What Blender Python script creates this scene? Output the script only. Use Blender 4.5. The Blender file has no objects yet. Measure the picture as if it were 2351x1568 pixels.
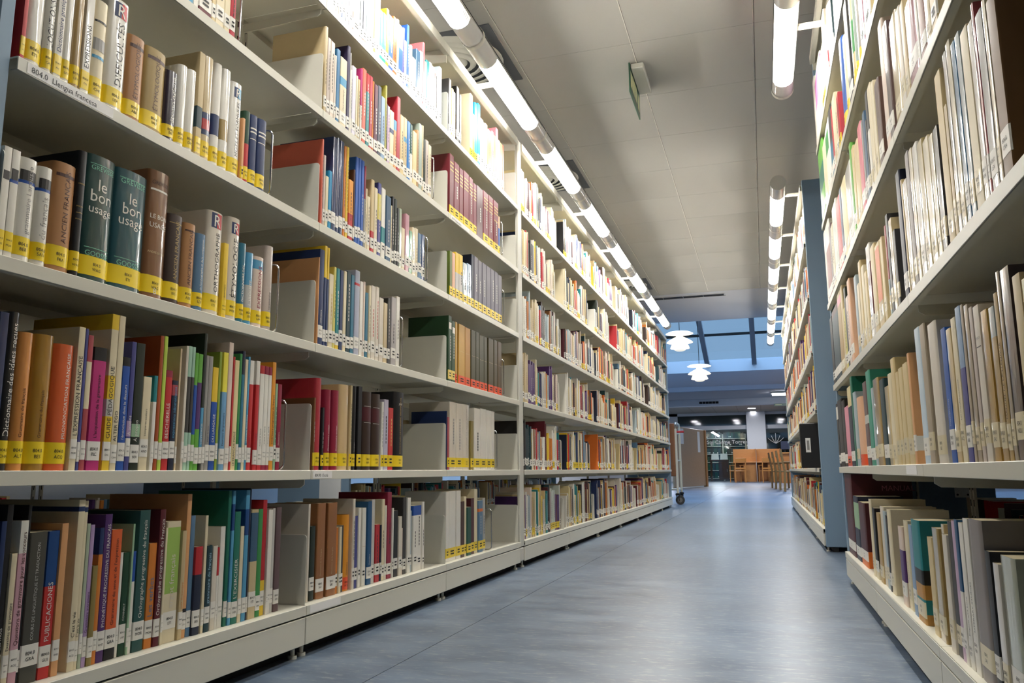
import bpy, math, random
from mathutils import Vector, Matrix
random.seed(7)
scene = bpy.context.scene
COL = scene.collection
PI = math.pi
CAMH = 0.488                      # the phone was held half a metre above the floor
# ------------------------------------------------------------------ colours
PAL = {}
for ln in """wh e2ded3 white;cr dccfae cream;cw d6cdbd off-white;crt d2bd8c cream;crl d6c9ba cream;crr cdb795 cream;bu e0cf9c cream;be c6b288 beige;ws d0b384 beige;ta b09460 tan;ko a58c55 tan;kr a9794c brown;tgy a89a84 tan;tnb b08858 tan
br 94623a brown;umb 7c5434 brown;umb2 5a4a32 brown;db 3a2a22 dark brown;dbr 4a2c24 dark brown;brm 8c4a40 brown;brp 80503c brown;brs 5c4034 brown;mab 70502c brown;rus a04a20 rust
bk 1d1c1d black;ch 3c3a38 charcoal;chl 4a4848 charcoal;chg 4a4840 charcoal;pb 352c38 dark purple;gy 94918c grey;gyl a8a49a grey;gym 8a827e grey;lg c2bfb8 grey;lib bdb0a6 grey;sla 6a6672 slate grey;sld 424858 slate
nv 22335c navy;dnv 20263a navy;nvl 3a4e76 navy;nb 16427c dark blue;ind 484a86 indigo;bl 2350a0 blue;blr 2c5aa8 blue;blu 205078 blue;blu2 2272b8 blue;sbl 587894 blue-grey;slb 3c5a74 blue-grey;gbl 86a0bc blue-grey;gyb a4b2b6 blue-grey;lbl 6c9cc0 light blue;lb a6cadc light blue;lbw c8d8e2 light blue;sb 5298bc sky blue;cer 2088b4 blue;ptb 30709a blue;pet 2c6e86 teal blue;pet2 2e7098 teal blue
te 208084 teal;dt 203c42 dark teal;dgt 2e5450 dark green;gt 20705c green;emd 1c6a54 green;emg 2e9060 green;emr 20a080 green;mt 30b090 green;gn 3a8a48 green;grn 64a840 green;dg 20442e dark green;dgn 1c5040 dark green;dgb 232c22 dark green;dgo 2c4a30 dark green;dpg 20423f dark green;dpt 235058 dark teal;min a0c4ac mint green;mint 7cc4a8 mint;sg 96b894 pale green;sgg a8b49c pale green;sgl c6cec2 pale green;sgw b0b4a0 pale green;ggr 9aa89c grey-green;chk 3c9078 green;yg 8ca03c green;lm b6d050 lime green;lg2 9cbc5c lime green;ol 60702a olive;olv 8a7a44 olive;olg a09a40 olive;oli 444228 dark olive;oli2 4a4226 dark olive
ye e4c034 yellow;yeb ecc428 yellow;yel ece050 yellow;yep d2c66a yellow;gol a47824 golden brown;gol2 b08a38 golden;gol3 beac78 golden;gld c49a4a golden;gld2 b88844 golden;gold c8a860 gold;oro d8904a orange;orl e0952e orange;or dc7028 orange;orb cc7a30 orange;ora d8602e orange;vor e85c20 orange;orp de9c60 orange;lo d8a06c orange;pea dcae8c peach;sal dcac8c peach;co d06650 coral;cop e46a70 coral;tco b86048 coral
rd bc2e30 red;red c03430 red;rdl b02e3c red;crd b42a30 red;cm 90223c crimson;ma 5c1c26 maroon;dma 4c1a22 maroon;mro 742630 maroon;mgy 623840 maroon;mpu 5a283c maroon;rsd a84a50 red;rsp d4707c pink;pk dc90a0 pink;pkb cc9ea8 pink;pkm bc8894 pink;mvr a26270 pink;pw dcc8b8 pinkish white;mg b83074 magenta;pu 502e68 purple;dpu 30284a dark purple;lv b096be lavender;lvg b8b2c2 lavender;lvs a2a6b6 lavender;lvw ccc8d4 lavender;lil c4a6be lilac;lil2 b4709c purple;mau 665050 mauve;mar a8a2a0 grey;tpk c0a084 beige""".replace('\n', ';').split(';'):
    a, hx, nm = ln.split(' ', 2)
    PAL[a] = (hx, nm)
def lin(h):
    o = []
    for i in (0, 2, 4):
        c = int(h[i:i+2], 16)/255
        o.append(c/12.92 if c <= .04045 else ((c+.055)/1.055)**2.4)
    return (*o, 1)
# ------------------------------------------------------------------ materials
MATS = {}
def mat(key, hx, rough=.5, metal=0, spec=.5, coat=0, noise=.06, nscale=30, bump=0, bscale=60, emit=0, ehx=None, trans=0, bsq=None):
    if key in MATS: return MATS[key]
    m = bpy.data.materials.new(key); m.use_nodes = True
    nt = m.node_tree; b = nt.nodes['Principled BSDF']
    c = lin(hx); L = nt.links
    b.inputs['Roughness'].default_value = rough; b.inputs['Metallic'].default_value = metal
    b.inputs['Specular IOR Level'].default_value = spec
    b.inputs['Coat Weight'].default_value = coat; b.inputs['Coat Roughness'].default_value = .08
    if trans:
        b.inputs['Transmission Weight'].default_value = trans; b.inputs['IOR'].default_value = 1.45
    if noise or bump:
        tc = nt.nodes.new('ShaderNodeTexCoord'); n = nt.nodes.new('ShaderNodeTexNoise')
        n.inputs['Scale'].default_value = nscale; n.inputs['Detail'].default_value = 4
        L.new(tc.outputs['Object'], n.inputs['Vector'])
        r = nt.nodes.new('ShaderNodeMix'); r.data_type = 'RGBA'
        r.inputs['A'].default_value = tuple(x*(1-noise) for x in c[:3])+(1,)
        r.inputs['B'].default_value = tuple(min(1, x*(1+noise)) for x in c[:3])+(1,)
        L.new(n.outputs['Fac'], r.inputs['Factor']); L.new(r.outputs['Result'], b.inputs['Base Color'])
        if bump:
            n2 = nt.nodes.new('ShaderNodeTexNoise'); n2.inputs['Scale'].default_value = bscale; n2.inputs['Detail'].default_value = 3
            if bsq:
                mp = nt.nodes.new('ShaderNodeMapping'); mp.inputs['Scale'].default_value = bsq; L.new(tc.outputs['Object'], mp.inputs['Vector']); L.new(mp.outputs['Vector'], n2.inputs['Vector'])
            else: L.new(tc.outputs['Object'], n2.inputs['Vector'])
            bp = nt.nodes.new('ShaderNodeBump'); bp.inputs['Strength'].default_value = bump; bp.inputs['Distance'].default_value = .003
            L.new(n2.outputs['Fac'], bp.inputs['Height']); L.new(bp.outputs['Normal'], b.inputs['Normal'])
            if coat: L.new(bp.outputs['Normal'], b.inputs['Coat Normal'])
    else:
        b.inputs['Base Color'].default_value = c
    if emit:
        b.inputs['Emission Color'].default_value = lin(ehx or hx); b.inputs['Emission Strength'].default_value = emit
    MATS[key] = m
    return m
def pmat(code, gl=False):
    if gl: return mat('jacket_'+code, PAL[code][0], .3, coat=.8, noise=.05, bump=.45, bscale=30, bsq=(1, 1, .22))
    return mat('cover_'+code, PAL[code][0], .42, spec=.4, noise=.05)
STEEL = mat('shelf_steel', 'd2cfc0', .36, spec=.5, noise=.015, nscale=400, bump=.02, bscale=900)
STEELU = STEEL
BLUEP = mat('panel_blue', '8199ad', .5, noise=.03, nscale=500)
PLATE = mat('bookend_grey', 'c6c4b8', .45, noise=.015, nscale=300)
WIRE = mat('chrome_wire', 'c9c9c9', .18, metal=1, noise=0)
BLACK = mat('black_gap', '0c0c0c', .8, noise=0)
PAGES = mat('paper_block', 'd8cba8', .8, noise=.1, nscale=90)
TAGY = mat('tag_yellow', 'eccd22', .35, coat=.2, noise=.03)
TAGP = mat('tag_pale', 'ecd070', .4, noise=.03)
TAGW = mat('tag_white', 'e6e2d8', .4, noise=.03)
TAGC = mat('tag_yellowed', 'dccfaa', .4, coat=.3, noise=.06)
TAGO = mat('tag_orange', 'e4552c', .35, noise=.03)
INK = mat('ink_black', '121212', .6, noise=0)
WHITEP = mat('paper_white', 'eceae6', .6, noise=.02)
PAINT = mat('wall_paint', 'd6d8dc', .7, noise=.02, nscale=8)
WOOD = None
def wood(key, hx, sc=(2, 2, 14), rough=.4):
    if key in MATS: return MATS[key]
    m = mat(key, hx, rough, noise=.14)
    nt = m.node_tree
    tc = next(n for n in nt.nodes if n.type == 'TEX_COORD'); no = next(n for n in nt.nodes if n.type == 'TEX_NOISE')
    mp = nt.nodes.new('ShaderNodeMapping'); mp.inputs['Scale'].default_value = sc
    nt.links.new(tc.outputs['Object'], mp.inputs['Vector']); nt.links.new(mp.outputs['Vector'], no.inputs['Vector'])
    no.inputs['Scale'].default_value = 3
    return m
# ------------------------------------------------------------------ mesh builder
class MB:
    def __init__(s): s.v, s.f, s.m, s.mats = [], [], [], []
    def mi(s, m):
        if m not in s.mats: s.mats.append(m)
        return s.mats.index(m)
    def face(s, idx, m): s.f.append(tuple(idx)); s.m.append(s.mi(m))
    def poly(s, pts, m):
        n = len(s.v); s.v += [tuple(p) for p in pts]; s.face(range(n, n+len(pts)), m)
    def box(s, x0, x1, y0, y1, z0, z1, m, bev=0):
        n = len(s.v)
        if bev <= 0:
            s.v += [(x, y, z) for x in (x0, x1) for y in (y0, y1) for z in (z0, z1)]
            for q in ((0, 1, 3, 2), (4, 6, 7, 5), (0, 4, 5, 1), (2, 3, 7, 6), (0, 2, 6, 4), (1, 5, 7, 3)): s.face([n+i for i in q], m)
            return
        b = bev
        rings = []
        for z, o in ((z0, b), (z0+b, 0), (z1-b, 0), (z1, b)):
            i = len(s.v)
            s.v += [(x0+o+b, y0+o, z), (x1-o-b, y0+o, z), (x1-o, y0+o+b, z), (x1-o, y1-o-b, z), (x1-o-b, y1-o, z), (x0+o+b, y1-o, z), (x0+o, y1-o-b, z), (x0+o, y0+o+b, z)]
            rings.append([i+k for k in range(8)])
        for a, c in zip(rings, rings[1:]):
            for k in range(8): s.face((a[k], a[(k+1) % 8], c[(k+1) % 8], c[k]), m)
        s.face(rings[0][::-1], m); s.face(rings[-1], m)
    def prism(s, pts, axis, a, b, m):                # 2-D outline extruded along an axis
        def P(p, t):
            return {'x': (t, p[0], p[1]), 'y': (p[0], t, p[1]), 'z': (p[0], p[1], t)}[axis]
        n = len(s.v); k = len(pts)
        s.v += [P(p, a) for p in pts]+[P(p, b) for p in pts]
        for i in range(k): s.face((n+i, n+(i+1) % k, n+k+(i+1) % k, n+k+i), m)
        s.face([n+i for i in range(k)][::-1], m); s.face([n+k+i for i in range(k)], m)
    def tube(s, pts, r, m, n=8, cap=True):
        pts = [Vector(p) for p in pts]; rings = []
        for i, p in enumerate(pts):
            d = (pts[min(i+1, len(pts)-1)]-pts[max(i-1, 0)]).normalized()
            u = d.cross(Vector((0, 0, 1)))
            if u.length < .1: u = d.cross(Vector((0, 1, 0)))
            u.normalize(); w = d.cross(u); rr = r[i] if isinstance(r, (list, tuple)) else r
            j = len(s.v)
            s.v += [tuple(p+u*rr*math.cos(2*PI*k/n)+w*rr*math.sin(2*PI*k/n)) for k in range(n)]
            rings.append(range(j, j+n))
        for a, b in zip(rings, rings[1:]):
            for k in range(n): s.face((a[k], a[(k+1) % n], b[(k+1) % n], b[k]), m)
        if cap: s.face(list(rings[0])[::-1], m); s.face(rings[-1], m)
    def lathe(s, prof, c, m, n=32):                    # profile (r, z) about a vertical axis through c
        rings = []
        for r, z in prof:
            j = len(s.v)
            s.v += [(c[0]+r*math.cos(2*PI*k/n), c[1]+r*math.sin(2*PI*k/n), c[2]+z) for k in range(n)]
            rings.append(range(j, j+n))
        for a, b in zip(rings, rings[1:]):
            for k in range(n): s.face((a[k], a[(k+1) % n], b[(k+1) % n], b[k]), m)
    def arc(s, x, z, r, a0, a1, y0, y1, m, n=20):      # strip of a cylinder that runs along Y
        j = len(s.v)
        for k in range(n+1):
            a = a0+(a1-a0)*k/n
            s.v += [(x+r*math.cos(a), y0, z+r*math.sin(a)), (x+r*math.cos(a), y1, z+r*math.sin(a))]
        for k in range(n): s.face((j+2*k, j+2*k+1, j+2*k+3, j+2*k+2), m)
    def text(s, body, m, size, place, maxlen=None, center=False, maxh=None):
        """place(u, v): u along the writing, v up the letters"""
        if maxh: size = min(size, maxh)
        w = twidth(body)*size
        if maxlen and w > maxlen: size *= maxlen/w; w = maxlen
        x = -w/2 if center else 0
        for ch in body:
            g = glyph(ch); n = len(s.v)
            s.v += [tuple(place(x+p[0]*size, p[1]*size)) for p in g[0]]
            for q in g[1]: s.face([n+i for i in q], m)
            x += g[2]*size
    def build(s, name, parent=None, org=(0, 0, 0), smooth=None):
        me = bpy.data.meshes.new(name)
        me.from_pydata([(a-org[0], b-org[1], c-org[2]) for a, b, c in s.v], [], s.f)
        for mm in s.mats: me.materials.append(mm)
        me.polygons.foreach_set('material_index', s.m)
        if smooth:
            me.polygons.foreach_set('use_smooth', [True]*len(s.f)); me.set_sharp_from_angle(angle=math.radians(smooth))
        me.update()
        o = bpy.data.objects.new(name, me); COL.objects.link(o)
        if parent: o.parent = parent
        else: o.location = org
        return o
GL = {}
def _mesh_of(body):
    cu = bpy.data.curves.new('g', 'FONT'); cu.body = body; cu.resolution_u = 2
    o = bpy.data.objects.new('g', cu); me = bpy.data.meshes.new_from_object(o)
    vs = [tuple(v.co[:2]) for v in me.vertices]; fs = [tuple(p.vertices) for p in me.polygons]
    bpy.data.objects.remove(o); bpy.data.curves.remove(cu); bpy.data.meshes.remove(me)
    return vs, fs
def _w(body):
    vs, _ = _mesh_of(body); xs = [v[0] for v in vs]; return max(xs)-min(xs)
HH = None
def glyph(ch):
    global HH
    if ch not in GL:
        if HH is None: HH = _w('HH')
        adv = _w('H'+ch+'H')-HH
        vs, fs = _mesh_of(ch) if ch != ' ' else ([], [])
        GL[ch] = (vs, fs, adv)
    return GL[ch]
def twidth(b): return sum(glyph(c)[2] for c in b)
def empty(name, loc, label, cat, group=None, rz=0):
    o = bpy.data.objects.new(name, None); COL.objects.link(o)
    o.location = loc; o.rotation_euler = (0, 0, rz); o.empty_display_size = .05
    return tag(o, label, cat, group)
def tag(o, label=None, cat=None, group=None, kind=None):
    if label: o['label'] = label
    if cat: o['category'] = cat
    if group: o['group'] = group
    if kind: o['kind'] = kind
    return o
ORD = ['', 'first', 'second', 'third', 'fourth', 'fifth', 'sixth', 'seventh', 'eighth', 'ninth', 'tenth', 'eleventh', 'twelfth']
def nth(n): return ORD[n] if n < len(ORD) else '%d%s' % (n, 'th' if 10 < n % 100 < 20 else {1: 'st', 2: 'nd', 3: 'rd'}.get(n % 10, 'th'))
ROWN = ['bottom shelf', 'second shelf up', 'third shelf up', 'fourth shelf up', 'fifth shelf up', 'sixth shelf up']
# ------------------------------------------------------------------ measured layout (metres, floor = 0)
XL, XR = -1.199, .3175            # front planes of the two shelving runs
ZL = [z+CAMH for z in (-.3545, .0068, .3641, .7205, 1.0712, 1.425)]
ZR = [z+CAMH for z in (-.3545, .009, .372, .742, 1.122, 1.49)]
CANL, CANR = 1.775+CAMH, 1.93+CAMH
JL = [.965, 1.958, 2.958, 3.958]
JLF = [4.037+1.0*i for i in range(8)]
JR = [-.12, .88, 1.862, 2.855, 3.838]
JRF = [5.235+1.0*i for i in range(7)]
CEIL = 2.638
# ------------------------------------------------------------------ books
def spine_arc(w, rounded):
    c = min(w*.42, .012) if rounded else min(w*.3, .003)
    e = 1 if rounded else .45; n = 7 if rounded else 5
    pts = []
    for k in range(n+1):
        t = PI*k/n; sn, cs = math.sin(t), math.cos(t)
        pts.append((-c+c*abs(sn)**e, w/2-w/2*math.copysign(abs(cs)**e, cs)))
    return pts, c
def parse_ex(ex):
    r = dict(b=[], t=None, h=[], l=[], s=[], gl=False, logo=None)
    for it in ex.split(';'):
        if not it: continue
        a = it.split(':')
        if a[0] == 'gl': r['gl'] = True
        elif a[0] == 'b': r['b'].append((float(a[2]), float(a[3]), a[1]))
        elif a[0] == 'l': r['l'].append((float(a[1]), float(a[2]), a[3]))
        elif a[0] == 't': r['t'] = (a[1], a[2], float(a[3]))
        elif a[0] == 'h': r['h'].append((a[1], float(a[2]), a[3], float(a[4])))
        elif a[0] == 'R': r['logo'] = a[1]
        elif a[0] == 's': r['s'].append((a[1], float(a[2]), float(a[3]), a[4], float(a[5])))
    return r
def cover_mesh(mb, w, h, d, code, ex, T, rounded, simple=False):
    arc, c = spine_arc(w, rounded and not simple)
    if simple: arc = [(-c, 0), (0, min(.0015, w*.2)), (0, w-min(.0015, w*.2)), (-c, w)]
    outer = [(-d, 0)]+arc+[(-d, w)]
    zs = sorted({0, h}|{max(0, min(h, a*h)) for b in ex['b'] for a in b[:2]})
    rings = []
    for z in zs:
        n = len(mb.v); mb.v += [T(x, y, z) for x, y in outer]; rings.append(n)
    k = len(outer)
    for i in range(len(zs)-1):
        zm = (zs[i]+zs[i+1])/2/h; cc = code
        for a, b, q in ex['b']:
            if a <= zm <= b: cc = q
        m = pmat(cc, ex['gl'])
        for j in range(k-1): mb.face((rings[i]+j, rings[i]+j+1, rings[i+1]+j+1, rings[i+1]+j), m)
    t = min(.0022 if rounded else .0006, w*.2)
    m = pmat(code, ex['gl'])
    if simple:
        mb.poly([T(x, y, h) for x, y in outer], PAGES); return c
    inner = [(-d, t)]+[(min(x-t, -t), min(max(y, t), w-t)) for x, y in arc]+[(-d, w-t)]
    for ri, z in ((rings[0], 0), (rings[-1], h)):
        n = len(mb.v); mb.v += [T(x, y, z) for x, y in inner]
        for j in range(k-1): mb.face((ri+j, ri+j+1, n+j+1, n+j), m)
    return c
def tag_mesh(mb, w, z0, z1, kind, T, rounded, simple=False, off=.0004):
    arc, c = spine_arc(w, rounded and not simple)
    if simple: arc = [(-c, 0), (0, min(.0015, w*.2)), (0, w-min(.0015, w*.2)), (-c, w)]
    o = [(x+off, y) for x, y in arc]
    m = {'y': TAGY, 'yb': TAGP, 'w': TAGW, 'o': TAGO, 'c': TAGC}[kind]
    for z in (z0, z1): mb.v += [T(x, y, z) for x, y in o]
    n = len(mb.v)-2*len(o); k = len(o)
    for j in range(k-1): mb.face((n+j, n+j+1, n+k+j+1, n+k+j), m)
def front(w, rounded):
    arc, c = spine_arc(w, rounded)
    def X(y):
        y = max(.0002, min(w-.0002, y))
        for (xa, ya), (xb, yb) in zip(arc, arc[1:]):
            if ya <= y <= yb: return xa+(xb-xa)*(y-ya)/max(1e-9, yb-ya)
        return 0
    return X
CODES = 'GRE GRA WAG ACQ ALT AND ABB BES BER CAL CAM CHA CHE COU DIC ETI FRA GUI HER LAM LEX MOR NOU PIC REY SAU TOG VIN'.split()
def tag_z(kind, h):
    if kind in ('y', 'yb'): return (.012, min(.05, h*.24))
    if kind == 'o': return (.004, .04)
    a = .02+random.uniform(-.006, .009); return (a, a+min(.036, .2*h))
OLD = 'cr crt be ta tgy ko bu cw lib gol2 gol3 lg gyb db gym te ch'.split()
def make_book(X, y0, z, w, h, code, kind, exs, side, label, group):
    ex = parse_ex(exs)
    d = max(.125, min(.23, h*random.uniform(.62, .72)))
    rounded = w > .02 and kind in ('y', 'o', 'yb')
    lz = 0 if side == 'L' else PI
    root = empty('book', (X, y0 if side == 'L' else y0+w, z), label, 'book', group, lz)
    T = lambda x, y, zz: (x, y, zz)
    mb = MB(); cover_mesh(mb, w, h, d, code, ex, T, rounded)
    xf = front(w, rounded); e = .0004
    for a, b, cc in ex['l']:
        for k in range(8):
            p, q = w*(.1+.1*k), w*(.1+.1*(k+1))
            mb.poly([(xf(p)+e, p, a*h), (xf(q)+e, q, a*h), (xf(q)+e, q, b*h), (xf(p)+e, p, b*h)], pmat(cc))
    for body, hf, cc, sz in ex['h']:
        mb.text(body, pmat(cc), sz, lambda u, v: (xf(w/2+u)+.0005, w/2+u, hf*h+v), maxlen=w*.76, center=True)
    if ex['logo']:
        a, b = h*.84, h*.84+w*.62
        for k in range(6):
            p, q = w*(.2+.1*k), w*(.2+.1*(k+1))
            mb.poly([(xf(p)+e, p, a), (xf(q)+e, q, a), (xf(q)+e, q, b), (xf(p)+e, p, b)], pmat('nv' if k < 3 else ex['logo']))
        mb.text('R', pmat('wh'), w*.7, lambda u, v: (xf(w/2+u)+.0007, w/2+u, a+w*.06+v), center=True)
    tzz = tag_z(kind, h)
    if ex['t']:
        body, cc, sz = ex['t']
        zb = (tzz[1]+.006) if kind != 'n' else .01
        top = h*(.8 if ex['logo'] else .93)
        mb.text(body, pmat(cc), min(sz*1.15, w*.82), lambda u, v: (xf(w/2+min(sz*1.15, w*.82)*.33-v)+.0005, w/2+min(sz*1.15, w*.82)*.33-v, zb+u), maxlen=top-zb)
    for body, uf, hf, cc, sz in ex['s']:
        if side == 'R': mb.text(body, pmat(cc), sz, lambda u, v: (-d*uf-u, w+.0005, hf*h+v))
    mb.build('cover', root, smooth=40)
    pb = MB(); t = min(.0024 if rounded else .0008, w*.22)
    cc_ = spine_arc(w, rounded)[1]; pb.box(-d+.003, -max(.002, t+.001, cc_), t, w-t, .003 if rounded else .0005, h-(.004 if rounded else .0008), PAGES); pb.build('pages', root)
    if kind != 'n':
        tb = MB(); a, b = tzz
        tag_mesh(tb, w, a, b, 'c' if side == 'R' and kind == 'w' and code in OLD else kind, T, rounded)
        s = min(.0085, w*.3)
        tb.text('804.0', INK, s, lambda u, v: (xf(w/2+u)+.0009, w/2+u, a+(b-a)*.52+v), center=True, maxlen=w*.78)
        tb.text(random.choice(CODES), INK, s, lambda u, v: (xf(w/2+u)+.0009, w/2+u, a+(b-a)*.25+v), center=True, maxlen=w*.78)
        tb.build('call_number_tag', root, smooth=40)
    return root
def far_book(mb, X, y0, z, w, h, code, kind, exs, side):
    ex = parse_ex(exs); d = max(.12, min(.22, h*.66))
    if side == 'L': T = lambda x, y, zz: (X+x, y0+y, z+zz)
    else: T = lambda x, y, zz: (X-x, y0+w-y, z+zz)
    cover_mesh(mb, w, h, d, code, ex, T, False, True)
    for a, b, cc in ex['l']: mb.poly([T(.0006, w*.1, a*h), T(.0006, w*.9, a*h), T(.0006, w*.9, b*h), T(.0006, w*.1, b*h)], pmat(cc))
    if (ex['t'] or random.random() < .5) and not ex['h']:
        dark = PAL[code][0][0] in '01234567'; cc = ex['t'][1] if ex['t'] else ('lg' if dark else 'ch'); za = h*random.uniform(.3, .4); zb = h*random.uniform(.62, .9); yw = w*random.uniform(.42, .55)
        for q in range(int((zb-za)/.012)): mb.poly([T(.0006, yw, za+q*.012), T(.0006, yw+w*.16, za+q*.012), T(.0006, yw+w*.16, za+q*.012+.009), T(.0006, yw, za+q*.012+.009)], pmat(cc))
    if kind != 'n':
        a, b = tag_z(kind, h); tag_mesh(mb, w, a, b, kind, T, False, True)
        if w > .009:
            for zz in (a+(b-a)*.3, a+(b-a)*.58):
                mb.poly([T(.001, w*.25, zz), T(.001, w*.75, zz), T(.001, w*.75, zz+.005), T(.001, w*.25, zz+.005)], INK)
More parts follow.
